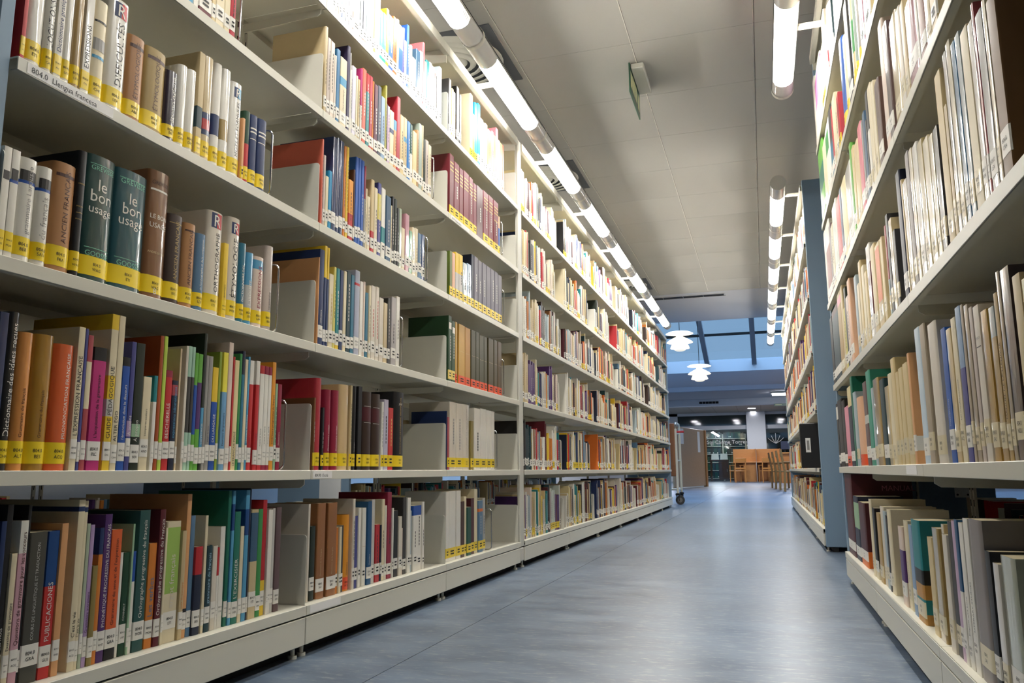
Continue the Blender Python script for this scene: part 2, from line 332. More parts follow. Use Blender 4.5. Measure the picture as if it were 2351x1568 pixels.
BOOKS = """#L00 28
*1046 10.2 277 nv/w
*1057 12.2 304 bk/w|t:Les mots:wh:.01
*1070 11.3 222 cr/w|t:Exercices de grammaire:ch:.007
*1082 16.0 276 pkb/w|t:Questions de grammaire pour les concours:dbr:.011;b:wh:.8:1
*1099 6.7 302 bk/w
*1106 36.1 254 chg/w|t:COURS DE LINGUISTIQUE ET TRADUCTION:lg:.008
*1143 24.5 254 red/w|t:PUBLICACIONES:wh:.012;b:nb:.62:1
*1168 15.0 266 lo/w
*1202 15.6 307 cr/w|t:C'est la vie:ch:.009;b:nv:.93:.96
*1218 9.2 305 cr/w|t:C'est la vie:ch:.008;b:nv:.93:.96
*1228 7.9 262 sgg/w
*1237 10.0 259 lv/w|t:Grammaire autrement:pu:.01
*1247 12.2 182 olv/w
*1260 10.6 252 orb/w|b:nv:.8:1
*1271 18.7 277 pu/w|t:PHONÉTIQUE PROGRESSIVE DU FRANÇAIS:wh:.014
*1291 28.3 246 ora/w|t:Grammaire du sens et de l'expression:dbr:.011;b:bk:0:.16
*1319 7.2 200 wh/w
*1327 17.1 199 dg/w|t:CONNECT:wh:.006
*1345 5.4 254 sg/w
*1351 10.3 199 wh/w|b:bl:.7:1
*1363 30.7 280 dgt/w|t:Orthographe progressive du français:wh:.014
*1396 22.5 211 orb/w|t:Les verbes:sbl:.018
*1419 17.1 279 ma/w|t:Orthographe progressive du Français:wh:.012
*1437 6.0 240 cr/w
*1445 43.6 252 cr/w|t:argot français:cw:.018;b:lg2:.4:.95
*1490 13.0 230 be/w|t:petit dictionnaire:orb:.007
*1505 14.5 309 lo/w|b:bk:.16:.2
*1521 15.0 261 sbl/w
*1536 24.4 191 dnv/w|b:crd:.68:1
*1563 9.6 259 cr/w
*1574 18.4 191 dt/w|t:grammaire du français:lb:.011
*1597 16.9 188 cw/w
*1616 7.6 183 wh/w|b:crd:.65:1
*1625 17.9 230 wh/w
*1645 12.4 313 emd/w
*1659 10.8 312 sb/w|b:nb:.7:.9
*1671 23.3 262 gt/w|t:L'EXERCISIER:wh:.014
*1696 14.0 226 cr/w
*1711 15.8 313 sb/w|b:nb:.65:.85
*1728 5.9 317 dnv/w
*1737 29.6 264 be/w|b:slb:.52:.97
*1769 19.3 264 gn/w
*1789 18.3 286 crd/w|b:ye:0:.3
*1809 9.1 261 wh/w
*1819 14.3 260 wh/w
*1835 12.1 263 lg/w
*1848 23.2 265 mau/w
#L01 28
*2003 11.1 267 cw/n
*2016 24.3 205 dgb/w
*2050 44.0 267 br/w|t:Diccionari de la llengua:be:.007
*2109 52.1 266 br/w|t:Diccionari de la llengua:be:.007
2163 14.1 191 orb/w
2178 13.3 193 cr/w
2193 14.0 196 ch/w
*2212 40.6 226 orl/o|t:Gramàtica:dbr:.008
2257 15.2 273 cw/w
2274 17.9 220 ind/w
2293 16.1 243 wh/w
2326 24.8 242 wh/w|l:.5:.505:be
*2354 30.7 261 blu/w|t:Gramàtica:wh:.007
2390 22.8 266 lg/w
2417 30.5 184 crd/w
2450 9.6 181 dnv/w
2461 20.5 265 cr/w
2484 15.6 243 cw/w
2503 31.3 287 cm/w
2536 10.8 232 wh/w
2549 31.1 223 bk/w
2586 25.0 201 cw/w
2613 12.0 159 pw/w
2628 26.3 266 ch/w
2657 26.2 263 wh/w
2688 12.5 216 gyb/w
2707 36.3 232 wh/w|b:bl:.85:1
2745 38.3 232 wh/w|b:bl:.85:1
2785 19.5 244 wh/w
#L02 28
3024 31.2 275 wh/y|gl
3058 74.5 276 wh/y|gl;h:6:.7:ma:.03;t:Gran diccionari:ch:.006
3135 50.2 276 wh/y|gl;h:7:.7:ma:.03;t:Gran diccionari:ch:.006
3188 43.0 230 dbr/y
3234 27.8 249 cr/y
3265 47.9 203 dgn/y
3318 40.8 239 dma/y
3362 40.2 277 cr/y
3406 56.8 226 sbl/y|b:or:.78:.84
3466 38.3 235 gyl/y|gl
#L10 12
*991 17.0 265 nv/y|gl
*1008 24.3 269 bk/y|gl;t:Dictionnaire des idées reçues:wh:.017
*1033 30.7 238 oro/y|gl;t:Grammaire du français:dbr:.008
*1065 42.2 240 gol/y|gl;t:Grammaire du français:dbr:.008
*1108 44.8 229 ora/y|gl;t:PRONONCIATION FRANÇAISE:wh:.026
*1154 15.6 267 cr/w|t:L'EXPRESSION FRANÇAISE:ch:.012;tt:A:nv
*1170 6.3 266 ind/w
*1177 12.8 255 rsd/w|b:cr:.45:.8
*1193 31.8 235 mg/w|t:L'acquisition de la grammaire:bk:.009;b:bk:.89:1
*1231 18.7 306 ye/w|t:GUIDE PÉDAGOGIQUE:ch:.012;b:cr:.6:.9;b:lg:.34:.45
*1250 16.0 306 cr/w|t:ALTER EGO:ch:.01
*1267 19.4 225 bl/w|t:l'énonciation dans le discours:wh:.008;b:bk:.92:1
*1287 12.6 259 ind/w|t:À propos:wh:.009;b:lv:.26:.38
*1300 24.4 259 dgb/w|t:À propos:wh:.01;b:sg:.26:.36
*1325 23.9 192 cr/w|t:Lexique en couleurs:ch:.006
*1355 10.4 197 wh/w|b:te:.72:1
*1366 10.7 284 rus/w
*1378 10.6 285 lm/w
*1389 19.8 213 rd/w|t:BESCHERELLE:wh:.011;b:cm:.93:1
*1410 17.0 193 dnv/w|t:expressions idiomatiques:sb:.011;b:rsd:.83:.95
*1428 5.3 265 crr/w
*1447 8.1 274 cw/w
*1455 11.9 275 min/w|b:ch:.3:.75
*1468 9.2 275 min/w|b:ch:.3:.75
*1478 10.6 263 grn/w|b:bl:.3:.72
*1489 14.6 262 grn/w|b:pu:.35:.75
*1505 9.6 312 dgb/w|t:COMPÉTENCES:wh:.006;b:sb:.1:.45
*1515 9.7 262 gy/w
*1525 13.9 262 gy/w|t:Images du texte:bk:.005
*1540 20.6 238 bl/w|t:DU LANGAGE:wh:.009;b:ye:.66:1
*1561 8.5 277 yg/w
*1576 18.0 278 lbl/w|t:Exercices de grammaire:bk:.007;b:yel:.66:1
*1595 16.6 305 pw/w
*1613 6.4 272 rd/w
*1620 17.0 265 bu/n|t:LE FRANÇAIS PARLÉ:ch:.008
*1637 9.8 283 gn/w
*1648 11.1 291 pet/w|b:dnv:.8:1
*1660 11.3 272 cr/w
*1672 7.1 280 sb/w|t:GRAMMAIRE PROGRESSIVE:wh:.005
*1680 16.2 272 rd/w|t:100% FLE:cm:.008;b:wh:.78:1
*1706 15.6 274 rd/w|t:100% FLE:cm:.008;b:wh:.78:1
*1723 18.5 265 wh/w|b:rd:.92:1;b:rd:0:.05;t:FORME ET TEXTE:ch:.005
*1742 17.2 265 wh/w|b:cm:.92:1;b:cm:0:.05;t:FORME ET TEXTE:ch:.005
*1760 13.4 265 wh/w|b:cm:.92:1;b:cm:0:.05;t:FORME ET TEXTE:ch:.005
*1775 16.4 280 orl/w|t:Littérature progressive du français:bk:.008
1792 10.4 225 sg/w
*1804 17.2 225 cm/w|t:Dictionnaire:wh:.006
#L11 14
1987 7.7 205 umb/y
*1996 33.9 263 rdl/y|gl
2032 11.3 180 bk/y
*2052 32.0 235 cm/y|t:Dictionnaire occitan:wh:.008
*2095 36.0 237 cm/y|t:Dictionnaire occitan:wh:.008
*2135 58.1 259 ws/y|gl
2196 10.6 261 be/y
*2209 29.3 261 bk/y|t:Vocabulari:lg:.006
2245 25.3 263 bk/y
*2288 57.9 251 db/y|b:dma:.62:.8;l:.81:.815:lg;l:.6:.605:lg
*2350 58.0 250 db/y|b:dma:.62:.8;l:.81:.815:lg;l:.6:.605:lg
2411 12.4 227 wh/y
2426 32.6 237 lvg/y|t:Diccionari:bk:.01
2462 34.4 211 red/y|t:El mot:gold:.01
*2513 80.1 272 bk/y|t:DICCIONARI ORTOGRÀFIC GRAMATICAL:gold:.011;h:JOSEP:.83:wh:.01
#L12 14
2985 6.2 236 nv/n
2995 19.8 212 rsd/y
3018 69.7 277 cw/y|gl;t:DICCIONARI DE FREQÜÈNCIES:gy:.014
3091 68.2 276 cw/y|gl;t:DICCIONARI DE FREQÜÈNCIES:gy:.014
*3164 99.8 279 cw/y|gl;t:DICCIONARI DE FREQÜÈNCIES:gy:.014
3269 30.5 212 olv/y
3310 75.9 272 wh/y|gl;t:Gran diccionari:ch:.006
3390 76.5 276 wh/y|gl;h:2:.68:bk:.03
3471 63.1 274 wh/y|gl;h:3:.68:bk:.03
3538 48.0 274 wh/y|gl;h:4:.68:bk:.03
#L20 12
*968 15.5 194 wh/y|gl;l:.7:.78:ch
*984 16.1 194 wh/y|gl;l:.72:.82:ch;b:bl:.69:.72
*1001 39.2 189 wh/y|gl;l:.78:.88:ch;b:bl:.75:.78;t:grammaire Larousse:gy:.018
*1041 31.3 186 wh/y|gl;l:.78:.88:ch;b:bl:.75:.78;t:du français:gy:.016
*1073 50.1 209 kr/y|t:ANCIEN FRANÇAIS:dbr:.022;l:.87:.9:dbr
*1123 20.9 248 bk/y|h:GREVISSE:.73:gold:.011;h:PRÉCIS DE:.55:gold:.009;h:GRAMMAIRE:.5:gold:.009;h:FRANÇAISE:.45:gold:.009
*1145 72.5 253 dpg/y|gl;h:GREVISSE:.88:mint:.016;h:le:.72:wh:.034;h:bon:.63:wh:.034;h:usage:.54:wh:.034;h:GOOSSE:.2:mint:.016;l:.925:.93:mint;l:.26:.265:mint
*1218 87.1 252 dpt/y|gl;h:GREVISSE:.88:mint:.016;h:le:.72:wh:.034;h:bon:.63:wh:.034;h:usage:.54:wh:.034;h:GOOSSE:.2:mint:.016;l:.925:.93:mint;l:.26:.265:mint
*1306 63.2 281 umb/y|gl;h:GREVISSE:.89:dbr:.015;l:.84:.855:wh;h:LE BON:.62:wh:.02;h:USAGE:.55:wh:.02;h:B:.04:wh:.018;h:ANDRÉ GOOSSE:.35:be:.007
*1369 48.9 202 db/y|t:ANCIEN FRANÇAIS:ko:.018;l:.9:.905:gold
*1419 41.6 196 kr/y|t:ANCIEN FRANÇAIS:dbr:.014;l:.9:.92:dbr
*1461 34.7 183 sbl/y|t:de l'orthographe et de la conjugaison:wh:.009
*1496 58.7 251 cw/y|gl;t:ORTHOGRAPHE:bk:.034;R:rd
*1556 16.7 185 ye/y|t:dictionnaire:bk:.006
*1573 47.2 258 cw/y|gl;t:ÉTYMOLOGIE:bk:.028;R:rd
*1621 24.7 204 pet/y|gl;t:DICTIONNAIRE DES:wh:.009
*1648 30.4 187 sb/y|gl;t:LAROUSSE:wh:.012;b:lg:.1:.55
*1680 44.5 186 pw/y|gl;t:EXPRESSIONS:cm:.016;b:sb:.82:.95
*1728 35.0 227 lib/y|gl;t:Grammaire:ch:.009
#L21 12
1983 4.5 260 lo/n
*1988 25.6 287 nv/w|t:Littérature:wh:.008
*2015 13.7 304 nv/w|b:ye:.68:1
2031 11.2 302 nv/w|b:ye:.68:1
2045 24.2 226 cr/w|t:Conversation:gold:.006
2071 13.6 253 yep/w
2087 19.4 253 te/w|b:ye:0:.18;t:la linguistique:wh:.007
2109 19.0 252 nv/w
2131 17.9 255 cr/w
2152 23.3 259 dt/w|t:Les langues de France:wh:.012
2178 19.3 254 pet/w
*2202 31.2 276 lvs/w|b:crd:.82:.85
2236 20.2 246 wh/w
2259 11.8 250 pw/w
2274 18.4 217 pet/w
2299 13.0 246 cr/w
2315 28.1 250 cw/w|t:Le français dans le monde:rd:.008
2346 22.7 253 cw/w|t:Le français avec des jeux:rd:.009
2373 30.1 221 cw/w|gl
2407 26.4 210 be/w|gl
2437 18.8 232 ch/w
2466 34.0 243 mar/w
2504 26.4 253 wh/w
#L22 14
3000 34.4 276 dgo/yb|l:.8:.9:wh;t:FRASEOLOGIA:wh:.007
3038 36.5 260 dgo/yb|l:.8:.9:wh;t:FRASEOLOGIA:wh:.007
3078 19.2 263 gld/o
3119 70.5 262 gld/o|h:ALCOVER:.8:be:.007;h:DICCIONARI:.73:be:.006;h:CATALÀ:.69:be:.006;l:.55:.553:be
3194 63.6 260 gld2/o|h:ALCOVER:.8:be:.006;h:DICCIONARI:.73:be:.006;h:CATALÀ:.69:be:.006;l:.55:.553:be
3270 56.1 262 oli/o|h:ALCOVER:.8:be:.006;h:DICCIONARI:.73:be:.006;h:CATALÀ:.69:be:.006;l:.55:.553:be
3331 41.4 263 oli/o|h:ALCOVER:.8:be:.004;h:DICCIONARI:.73:be:.004;l:.55:.553:be
3377 59.4 256 oli/o|h:ALCOVER:.8:be:.006;h:DICCIONARI:.73:be:.006;l:.55:.553:be
3441 42.3 257 oli/o|h:ALCOVER:.8:be:.004;h:DICCIONARI:.73:be:.004;l:.55:.553:be
3504 71.7 262 oli2/o|h:ALCOVER:.8:be:.006;h:DICCIONARI:.73:be:.006;l:.55:.553:be
3587 49.0 265 oli2/o|h:ALCOVER:.8:be:.004;h:DICCIONARI:.73:be:.004;l:.55:.553:be
3648 52.3 266 umb2/o|h:ALCOVER:.8:be:.004;h:DICCIONARI:.73:be:.004;l:.55:.553:be
#L30 12
*978 8.5 197 rd/y|b:nv:.82:1
*987 38.3 205 wh/y|gl
*1026 20.5 208 wh/y|gl;t:LOCUTIONS:bk:.02
*1047 16.9 212 wh/y|t:Dictionnaire pratique:nv:.012
*1065 21.0 222 wh/y|gl
*1087 22.1 226 ta/y|gl
*1109 19.5 224 wh/y|gl;t:EXPRESSIONS:bk:.013
*1130 36.5 213 cr/y|l:.78:.80:bk;l:.5:.62:gy;l:.42:.45:sb
*1168 52.9 243 wh/y|gl;t:DIFFICULTÉS:ch:.03;R:rd
*1222 47.8 190 kr/y|t:ÉTYMOLOGIQUE:dbr:.016;l:.86:.9:dbr
*1271 63.2 191 ko/y|t:ÉTYMOLOGIQUE:dbr:.018;l:.86:.9:dbr
*1336 35.5 167 pb/y|gl;t:étymologique:wh:.022
*1373 27.7 199 wh/y|gl
*1402 29.0 202 wh/y|gl
*1433 19.3 260 be/y|b:dt:.28:.48
*1453 35.4 263 be/y|gl;b:rd:.3:.4;b:nv:.4:.46;b:nv:.25:.3
*1490 29.9 264 wh/y|b:nv:.3:.5
*1521 33.2 265 wh/y|gl;b:ko:.3:.5
*1556 44.2 249 wh/y|gl;t:MOTS ET FORMULES:ch:.02;R:sb
1602 10.4 169 lo/y
*1614 21.1 195 rd/y|b:dg:.55:1
*1637 31.9 196 nv/y|l:.8:.82:wh;l:.75:.77:wh;l:.66:.67:wh
*1671 38.4 200 nv/y|l:.8:.82:wh;l:.75:.77:wh;l:.66:.67:wh
#L31 12
1981 8.4 270 co/n
1993 10.8 224 lib/w
2006 16.4 163 cr/w
2025 16.7 187 cer/w
*2044 22.6 304 nv/w|gl
*2069 15.6 311 nv/w|gl
*2088 21.7 309 nv/w|gl
2112 12.7 301 orb/w
2127 14.6 305 ye/w|gl
2146 28.0 203 rd/w|b:orl:.45:1
2177 8.0 247 dbr/w
2188 18.0 295 blr/w
2208 15.5 298 blr/w
2227 17.6 298 blr/w
2247 11.2 286 cm/w|b:gy:.0:.6
2261 8.5 212 cr/w
2272 18.2 189 cr/w
2298 20.5 258 be/w|b:crd:.0:.3
2322 20.8 237 cr/w
2348 21.2 264 ind/w|b:yep:.5:.85
2375 26.8 255 wh/w|b:te:.1:.45
2411 35.2 239 slb/w|t:Gramàtica:lg:.007
2448 8.0 214 cr/w
2458 14.0 251 bk/w|t:Llengua:wh:.006
2477 17.2 248 dgb/w
2498 15.9 221 bk/w
2518 16.1 226 sgg/w|gl
2537 25.7 160 cr/w
2570 29.5 223 pkm/w|gl
2602 23.6 168 emg/w|gl
2630 23.1 189 cr/w|gl
2656 22.7 193 cr/w
2684 28.3 182 sbl/w
2717 26.2 186 nvl/w|gl
#L32 14
3010 25.2 200 ol/y
3039 31.2 200 sal/y
3075 38.7 212 lg/y|b:ye:.58:1
3118 42.0 214 lg/y|b:ye:.58:1
3167 46.8 189 gyb/y|gl
3219 48.2 198 gbl/y|gl
3272 27.8 254 dnv/y
3309 46.6 255 sla/y
3362 47.9 250 sla/y
3419 54.9 252 sla/y
3480 55.2 252 sla/y
3542 51.1 253 sla/y
3601 48.0 254 sla/y
3655 54.0 250 sla/y
#L40 12
1357 16.2 200 wh/w
1375 22.8 200 sb/w
1399 16.5 200 wh/w
1418 43.8 200 ma/w
1463 13.5 200 crt/w
1478 30.0 200 cr/w
1510 20.8 171 cr/w
1532 20.3 182 rdl/w
#L41 12
1979 12.6 286 be/w
1994 17.1 257 lib/w
2013 21.7 256 crl/w
2037 11.0 221 crl/w
2051 17.9 250 ptb/w
*2073 40.5 236 cr/w|b:sb:.6:.72;t:Clave de pedagogia:bk:.008
2117 14.9 297 dpu/w
2134 4.7 280 wh/w
2140 7.1 224 wh/w
2150 23.3 244 lvw/w
2176 10.6 222 cr/w
2189 12.4 216 be/w
2207 10.0 263 mg/w|b:wh:0:.5
2219 24.5 271 co/w|t:Vocabulaire:wh:.007
2247 20.7 266 te/w|b:crd:.75:1
2270 19.3 269 rdl/w|t:Vocabulaire:wh:.006
2292 8.9 259 orb/w
2306 23.4 256 mpu/w|t:VOCABULAIRE PROGRESSIF DU FRANÇAIS:wh:.007
2332 22.9 264 sld/w|t:Vocabulaire progressif du français:wh:.007
2358 27.1 236 gbl/w
2388 11.4 291 olg/w
2400 4.5 225 bk/w
2405 18.4 222 lil/w
2426 30.4 216 cr/w|b:nv:.6:.68
2459 21.0 192 lo/w|b:sb:.8:1
2483 25.4 294 rdl/w
2513 27.0 236 crt/w
2543 25.4 239 be/w|b:sb:.6:.68
2574 22.6 238 blu2/w|t:Manual de gramàtica:wh:.006
2599 18.6 236 dgn/w|b:wh:0:.5
2625 32.3 220 bu/w
2660 15.9 239 tnb/w
2680 26.5 275 ggr/w
2710 10.5 279 be/w
2724 17.7 228 dgb/w
2745 25.1 234 lib/w
2774 24.4 225 cr/w
#L42 14
3003 46.1 280 mro/y|gl;l:.86:.88:gold;l:.8:.82:gold;l:.74:.76:gold
3056 56.2 264 mro/y|l:.86:.88:gold;l:.8:.82:gold;l:.74:.76:gold;l:.68:.7:gold
3117 44.5 259 mro/y|l:.86:.88:gold;l:.8:.82:gold;l:.74:.76:gold;l:.68:.7:gold
3169 66.0 265 mro/y|l:.86:.88:gold;l:.8:.82:gold;l:.74:.76:gold;l:.68:.7:gold
3239 49.2 262 mro/y|l:.86:.88:gold;l:.8:.82:gold;l:.74:.76:gold;l:.68:.7:gold
3293 42.4 251 mro/y|l:.86:.88:gold;l:.8:.82:gold;l:.74:.76:gold;l:.68:.7:gold
3342 82.7 257 mgy/n|gl
3434 72.3 263 mro/y|l:.86:.88:gold;l:.8:.82:gold;l:.74:.76:gold;l:.68:.7:gold
3513 62.1 266 mro/y|l:.86:.88:gold;l:.8:.82:gold;l:.74:.76:gold;l:.68:.7:gold
3585 74.0 267 mro/y|l:.86:.88:gold;l:.8:.82:gold;l:.74:.76:gold;l:.6:.62:gold
3664 21.4 204 sal/y|b:blr:0:.7
#L51 12
1980 27.4 200 lg/w
2009 22.0 200 wh/w
2033 14.2 200 wh/w
2049 18.8 200 wh/w
2069 21.9 158 blr/w|b:lb:.3:.6
2094 17.7 166 wh/w
2114 24.4 179 lvw/w
2142 44.2 195 tpk/w|b:wh:.4:.8;gl
2188 20.2 214 dgb/w|b:wh:.3:.35
2210 21.8 227 co/w|b:dnv:.2:.7
2234 17.1 235 gyb/w
2253 17.9 251 wh/w
2273 14.3 259 cr/w
2289 10.5 261 olg/w
2302 21.2 269 cr/w
2325 8.7 283 lbw/w
2336 20.4 198 mt/w
2359 22.1 202 emr/w
2383 19.6 234 yeb/w
2405 32.8 221 blr/w|b:wh:.55:.62
2440 29.9 236 vor/w
2472 13.3 243 bu/w
2488 30.9 230 blr/w|b:lbw:.6:1
2522 13.8 238 ind/w
2537 16.2 193 wh/w
2559 15.7 270 blr/w
2590 13.7 203 cr/w
2608 30.7 163 cr/w
2644 35.5 217 slb/w
2682 19.6 227 pw/w
2707 15.7 279 cop/w
2726 15.9 205 crt/w
2745 25.8 222 te/w
2774 24.1 228 wh/w
2802 24.5 225 wh/w
2829 14.6 218 wh/w|b:rd:.85:.95
2848 20.5 202 ch/w
2874 26.7 261 lbw/w
#L52 12
2983 25.9 261 chl/w|gl
3014 22.5 231 yep/w
3040 19.0 225 cr/w
3073 31.1 269 bk/w
3110 21.1 248 ch/w
3247 32.3 318 cr/y
3284 19.7 232 lm/y
3308 36.7 302 cer/y
3350 32.4 317 cer/w
3388 38.2 258 wh/w
3431 17.7 253 sgg/w
3454 34.1 261 be/w
3497 51.5 248 orp/w
3554 28.2 264 rsp/w
3588 26.7 255 orp/w
3623 31.1 310 rsp/w
3660 23.7 258 pw/w
3689 30.1 255 orp/w
3726 22.4 258 tco/w
#R01 16
*1356 71.0 223 sgw/w|gl
*1432 33.5 207 cw/w|gl
*1476 31.1 222 bk/w
*1519 82.8 268 gym/w|s:Español:.55:.78:bk:.026;s:escrito:.62:.69:bk:.026
*1606 36.2 266 wh/w|t:LITERARY STUDIES:ch:.009
*1648 32.4 256 wh/w|t:English and Love:ch:.009
*1685 24.6 260 wh/w|b:blu:.5:1
*1714 28.8 256 lil/w|t:Estudis:lg:.006
*1745 38.6 252 ch/w
*1785 42.7 224 cw/w
*1828 28.1 242 crt/w|gl
#R02 16
*1877 63.6 230 ko/w|gl
*1949 51.3 206 crt/w
*2084 102.2 234 te/w|b:bk:.38:.52;b:gld2:.24:.38;b:gld2:0:.1
*2195 48.2 217 gbl/w
*2276 54.5 222 cr/w|t:GRAMÀTICA:bk:.008
*2339 65.3 203 pw/w|b:pu:.3:.7
*2537 63.1 238 cr/w
*2609 33.1 217 bk/w
*2651 56.5 228 gyb/w
*2708 66.4 239 cw/w
*2775 74.2 216 ta/w
#R03 16
*2879 63.7 227 bk/w|b:cr:0:.15
*2958 55.4 253 cr/w
*3191 200.5 231 dma/w|b:or:0:.25
*3392 164.9 248 dnv/w|b:sg:.5:.9
*3558 274.4 333 dma/w|h:10:.05:wh:.016;s:MANUAL:.5:.8:mvr:.03
#R11 4
*1088 34.6 224 cr/w
*1126 33.2 236 be/w
*1168 40.7 256 db/w|gl
*1212 16.3 259 tgy/w|gl
*1231 18.8 233 ta/w|t:MANUEL DE LA LLENGUA:db:.008
*1254 28.1 218 ta/w|gl;b:gyb:.8:1
*1290 35.6 221 gol2/w|gl
*1333 33.4 236 cw/w|h:AMÈRICA:.78:gy:.01;l:.73:.735:bk
*1371 20.0 240 lib/w
*1396 24.8 249 tgy/w|gl
*1427 16.3 255 tgy/w
*1447 34.1 257 gbl/w|b:ind:0:.6
*1486 33.0 245 cr/w|t:Las transformaciones:ch:.007
*1525 36.6 233 crt/w|gl
*1566 38.8 241 blr/w|t:Investigaciones:wh:.007
*1644 72.5 268 cw/w|t:Curs:tgy:.005
*1748 50.2 281 tgy/w
*1799 56.7 283 lbw/w
#R12 4
*1941 26.2 247 lo/w|b:wh:.12:.25
*1971 64.9 231 crt/w
*2043 55.7 228 crt/w
*2104 40.4 224 crt/w
*2152 56.2 265 crt/w
*2216 55.6 234 cr/w
*2278 65.7 207 crt/w|gl
*2353 80.1 235 dt/w
*2460 109.8 250 ta/w|gl
*2579 42.0 231 gyb/w
*2629 92.2 292 chk/w
*2731 89.9 267 mau/w|b:lg:.5:.6
#R13 4
*2914 139.2 235 pea/o
*3053 72.4 263 gyb/w
*3127 59.6 326 emd/n
*3187 129.7 298 dnv/w|b:bu:.75:1
3317 137.8 234 pk/o
*3455 118.7 268 bk/w
*3575 188.9 283 bk/w
3764 67.7 276 bk/w|b:wh:.75:.95
#R21 4
*1101 39.3 250 mab/w
*1143 16.0 264 cr/w|gl
*1162 32.7 261 gy/w|gl
*1197 11.4 289 rsd/w|gl
*1211 23.6 271 wh/w|gl
*1239 40.5 280 cr/w
*1284 25.6 294 gyb/w|gl
*1313 24.6 295 pet2/w|gl
*1342 26.9 313 cr/w|gl
*1372 22.2 308 lg/w|gl
*1398 19.4 227 be/w
*1421 43.3 302 crt/w
*1479 36.1 225 ch/w|gl
*1520 30.4 227 cr/w|gl
*1556 48.4 239 cr/w|gl
*1610 46.0 255 gol3/w|gl
*1660 45.9 269 wh/w|gl
*1713 32.4 277 cr/w|gl
*1750 35.6 286 gym/w
*1791 44.6 240 cw/w|gl
*1841 14.8 255 crt/w
#R22 4
*1868 44.4 288 dnv/w
*1980 32.2 183 ch/w
*2018 40.4 223 be/w|gl
*2066 32.8 248 ch/w
*2106 19.4 230 gyb/w|b:rsd:.4:1
*2177 38.0 222 crt/w
*2223 92.9 226 crt/w|l:.3:.95:or
*2325 78.9 246 crt/w
*2414 78.1 272 wh/w|gl;b:ma:.2:.8
*2506 54.4 212 crt/w
*2572 53.4 245 cr/w
*2637 56.2 277 crt/w
2706 50.6 218 cr/w
*2769 62.1 261 gyb/w
#R23 4
*2968 74.3 296 pea/w
3043 67.4 249 pw/w
*3111 59.1 297 dgb/w
3171 55.7 230 yep/w
*3227 64.6 328 be/w
*3292 145.9 324 ta/w|b:pk:.85:.95
*3439 283.6 305 dt/w|b:dbr:.9:1
3723 109.2 300 bk/w
#R31 4
1394 44.0 140 be/w
*1442 41.1 140 crt/w|gl
*1487 51.3 140 brp/w
*1542 17.3 149 wh/w
*1563 92.4 174 mvr/w|gl
*1660 39.7 207 be/w
*1705 41.9 220 cw/w
*1753 77.5 239 crt/w|gl
#R32 4
*1868 50.3 279 mau/w|gl
*1919 53.5 316 pw/w
*2031 62.6 222 brs/w
*2108 40.5 251 cr/w
*2158 57.9 270 cr/w
*2224 37.0 279 ch/w|b:wh:0:.6
*2269 21.9 214 ch/w
*2299 42.5 254 slb/w
*2350 29.4 247 gy/w
*2389 74.3 263 rsp/w
*2476 90.3 246 crt/w
*2580 53.6 266 crt/w
*2645 41.1 301 grn/w
*2690 159.1 262 wh/w|gl
#R33 4
*2861 144.0 270 bu/w
*3006 67.1 278 nv/w
*3074 139.7 274 rd/w
3214 32.2 306 wh/w
*3247 138.0 303 sgl/w
3386 89.4 257 cr/w
3477 79.1 285 mau/w
*3557 199.0 329 brm/w|b:wh:.68:1
*3757 75.2 355 wh/w
#R42 4
2041 108.4 200 crt/w
2162 74.2 177 mvr/w
*2247 86.0 229 gyl/y|gl
*2345 24.3 263 ggr/y
*2382 76.7 297 crt/y|b:gn:.35:.7
*2472 89.7 335 bk/w
*2579 78.3 270 cr/y
*2673 96.5 313 blr/y
#R43 4
2861 63.0 200 crd/y
2925 63.5 211 cr/w
*2989 105.1 260 cr/w
3095 43.1 254 crd/w
*3139 101.4 284 pet/w|b:ch:.5:1
3241 49.1 276 wh/w
*3291 138.1 277 wh/w|b:gn:.6:.9
*3430 154.6 272 cr/w
*3585 246.5 331 grn/w|b:gt:.4:.7
#R52 4
2662 138.8 200 wh/w
#R53 4
2861 94.6 202 dt/w
*2956 122.8 246 wh/y
3080 56.0 215 wh/w|b:crd:0:.5
*3137 115.1 316 pw/w
3253 158.2 234 bu/y
*3412 329.3 285 wh/w|b:lil2:.5:.95
*3742 89.8 395 wh/w
"""
BAYN = {'L': ['first left bay', 'second left bay', 'third left bay'], 'R': ['', 'nearest right bay', 'second right bay', 'third right bay']}
stuff = MB()
seen = {}
cur = None; cnt = 0; lastY = {}; SEG = {}
for ln in BOOKS.strip().split('\n'):
    if ln[0] == '#':
        a, b = ln[1:].split(); cur = (a[0], int(a[1]), int(a[2])); sb = int(b)/1000; SEG[cur] = []
    else: SEG[cur].append((ln, sb))
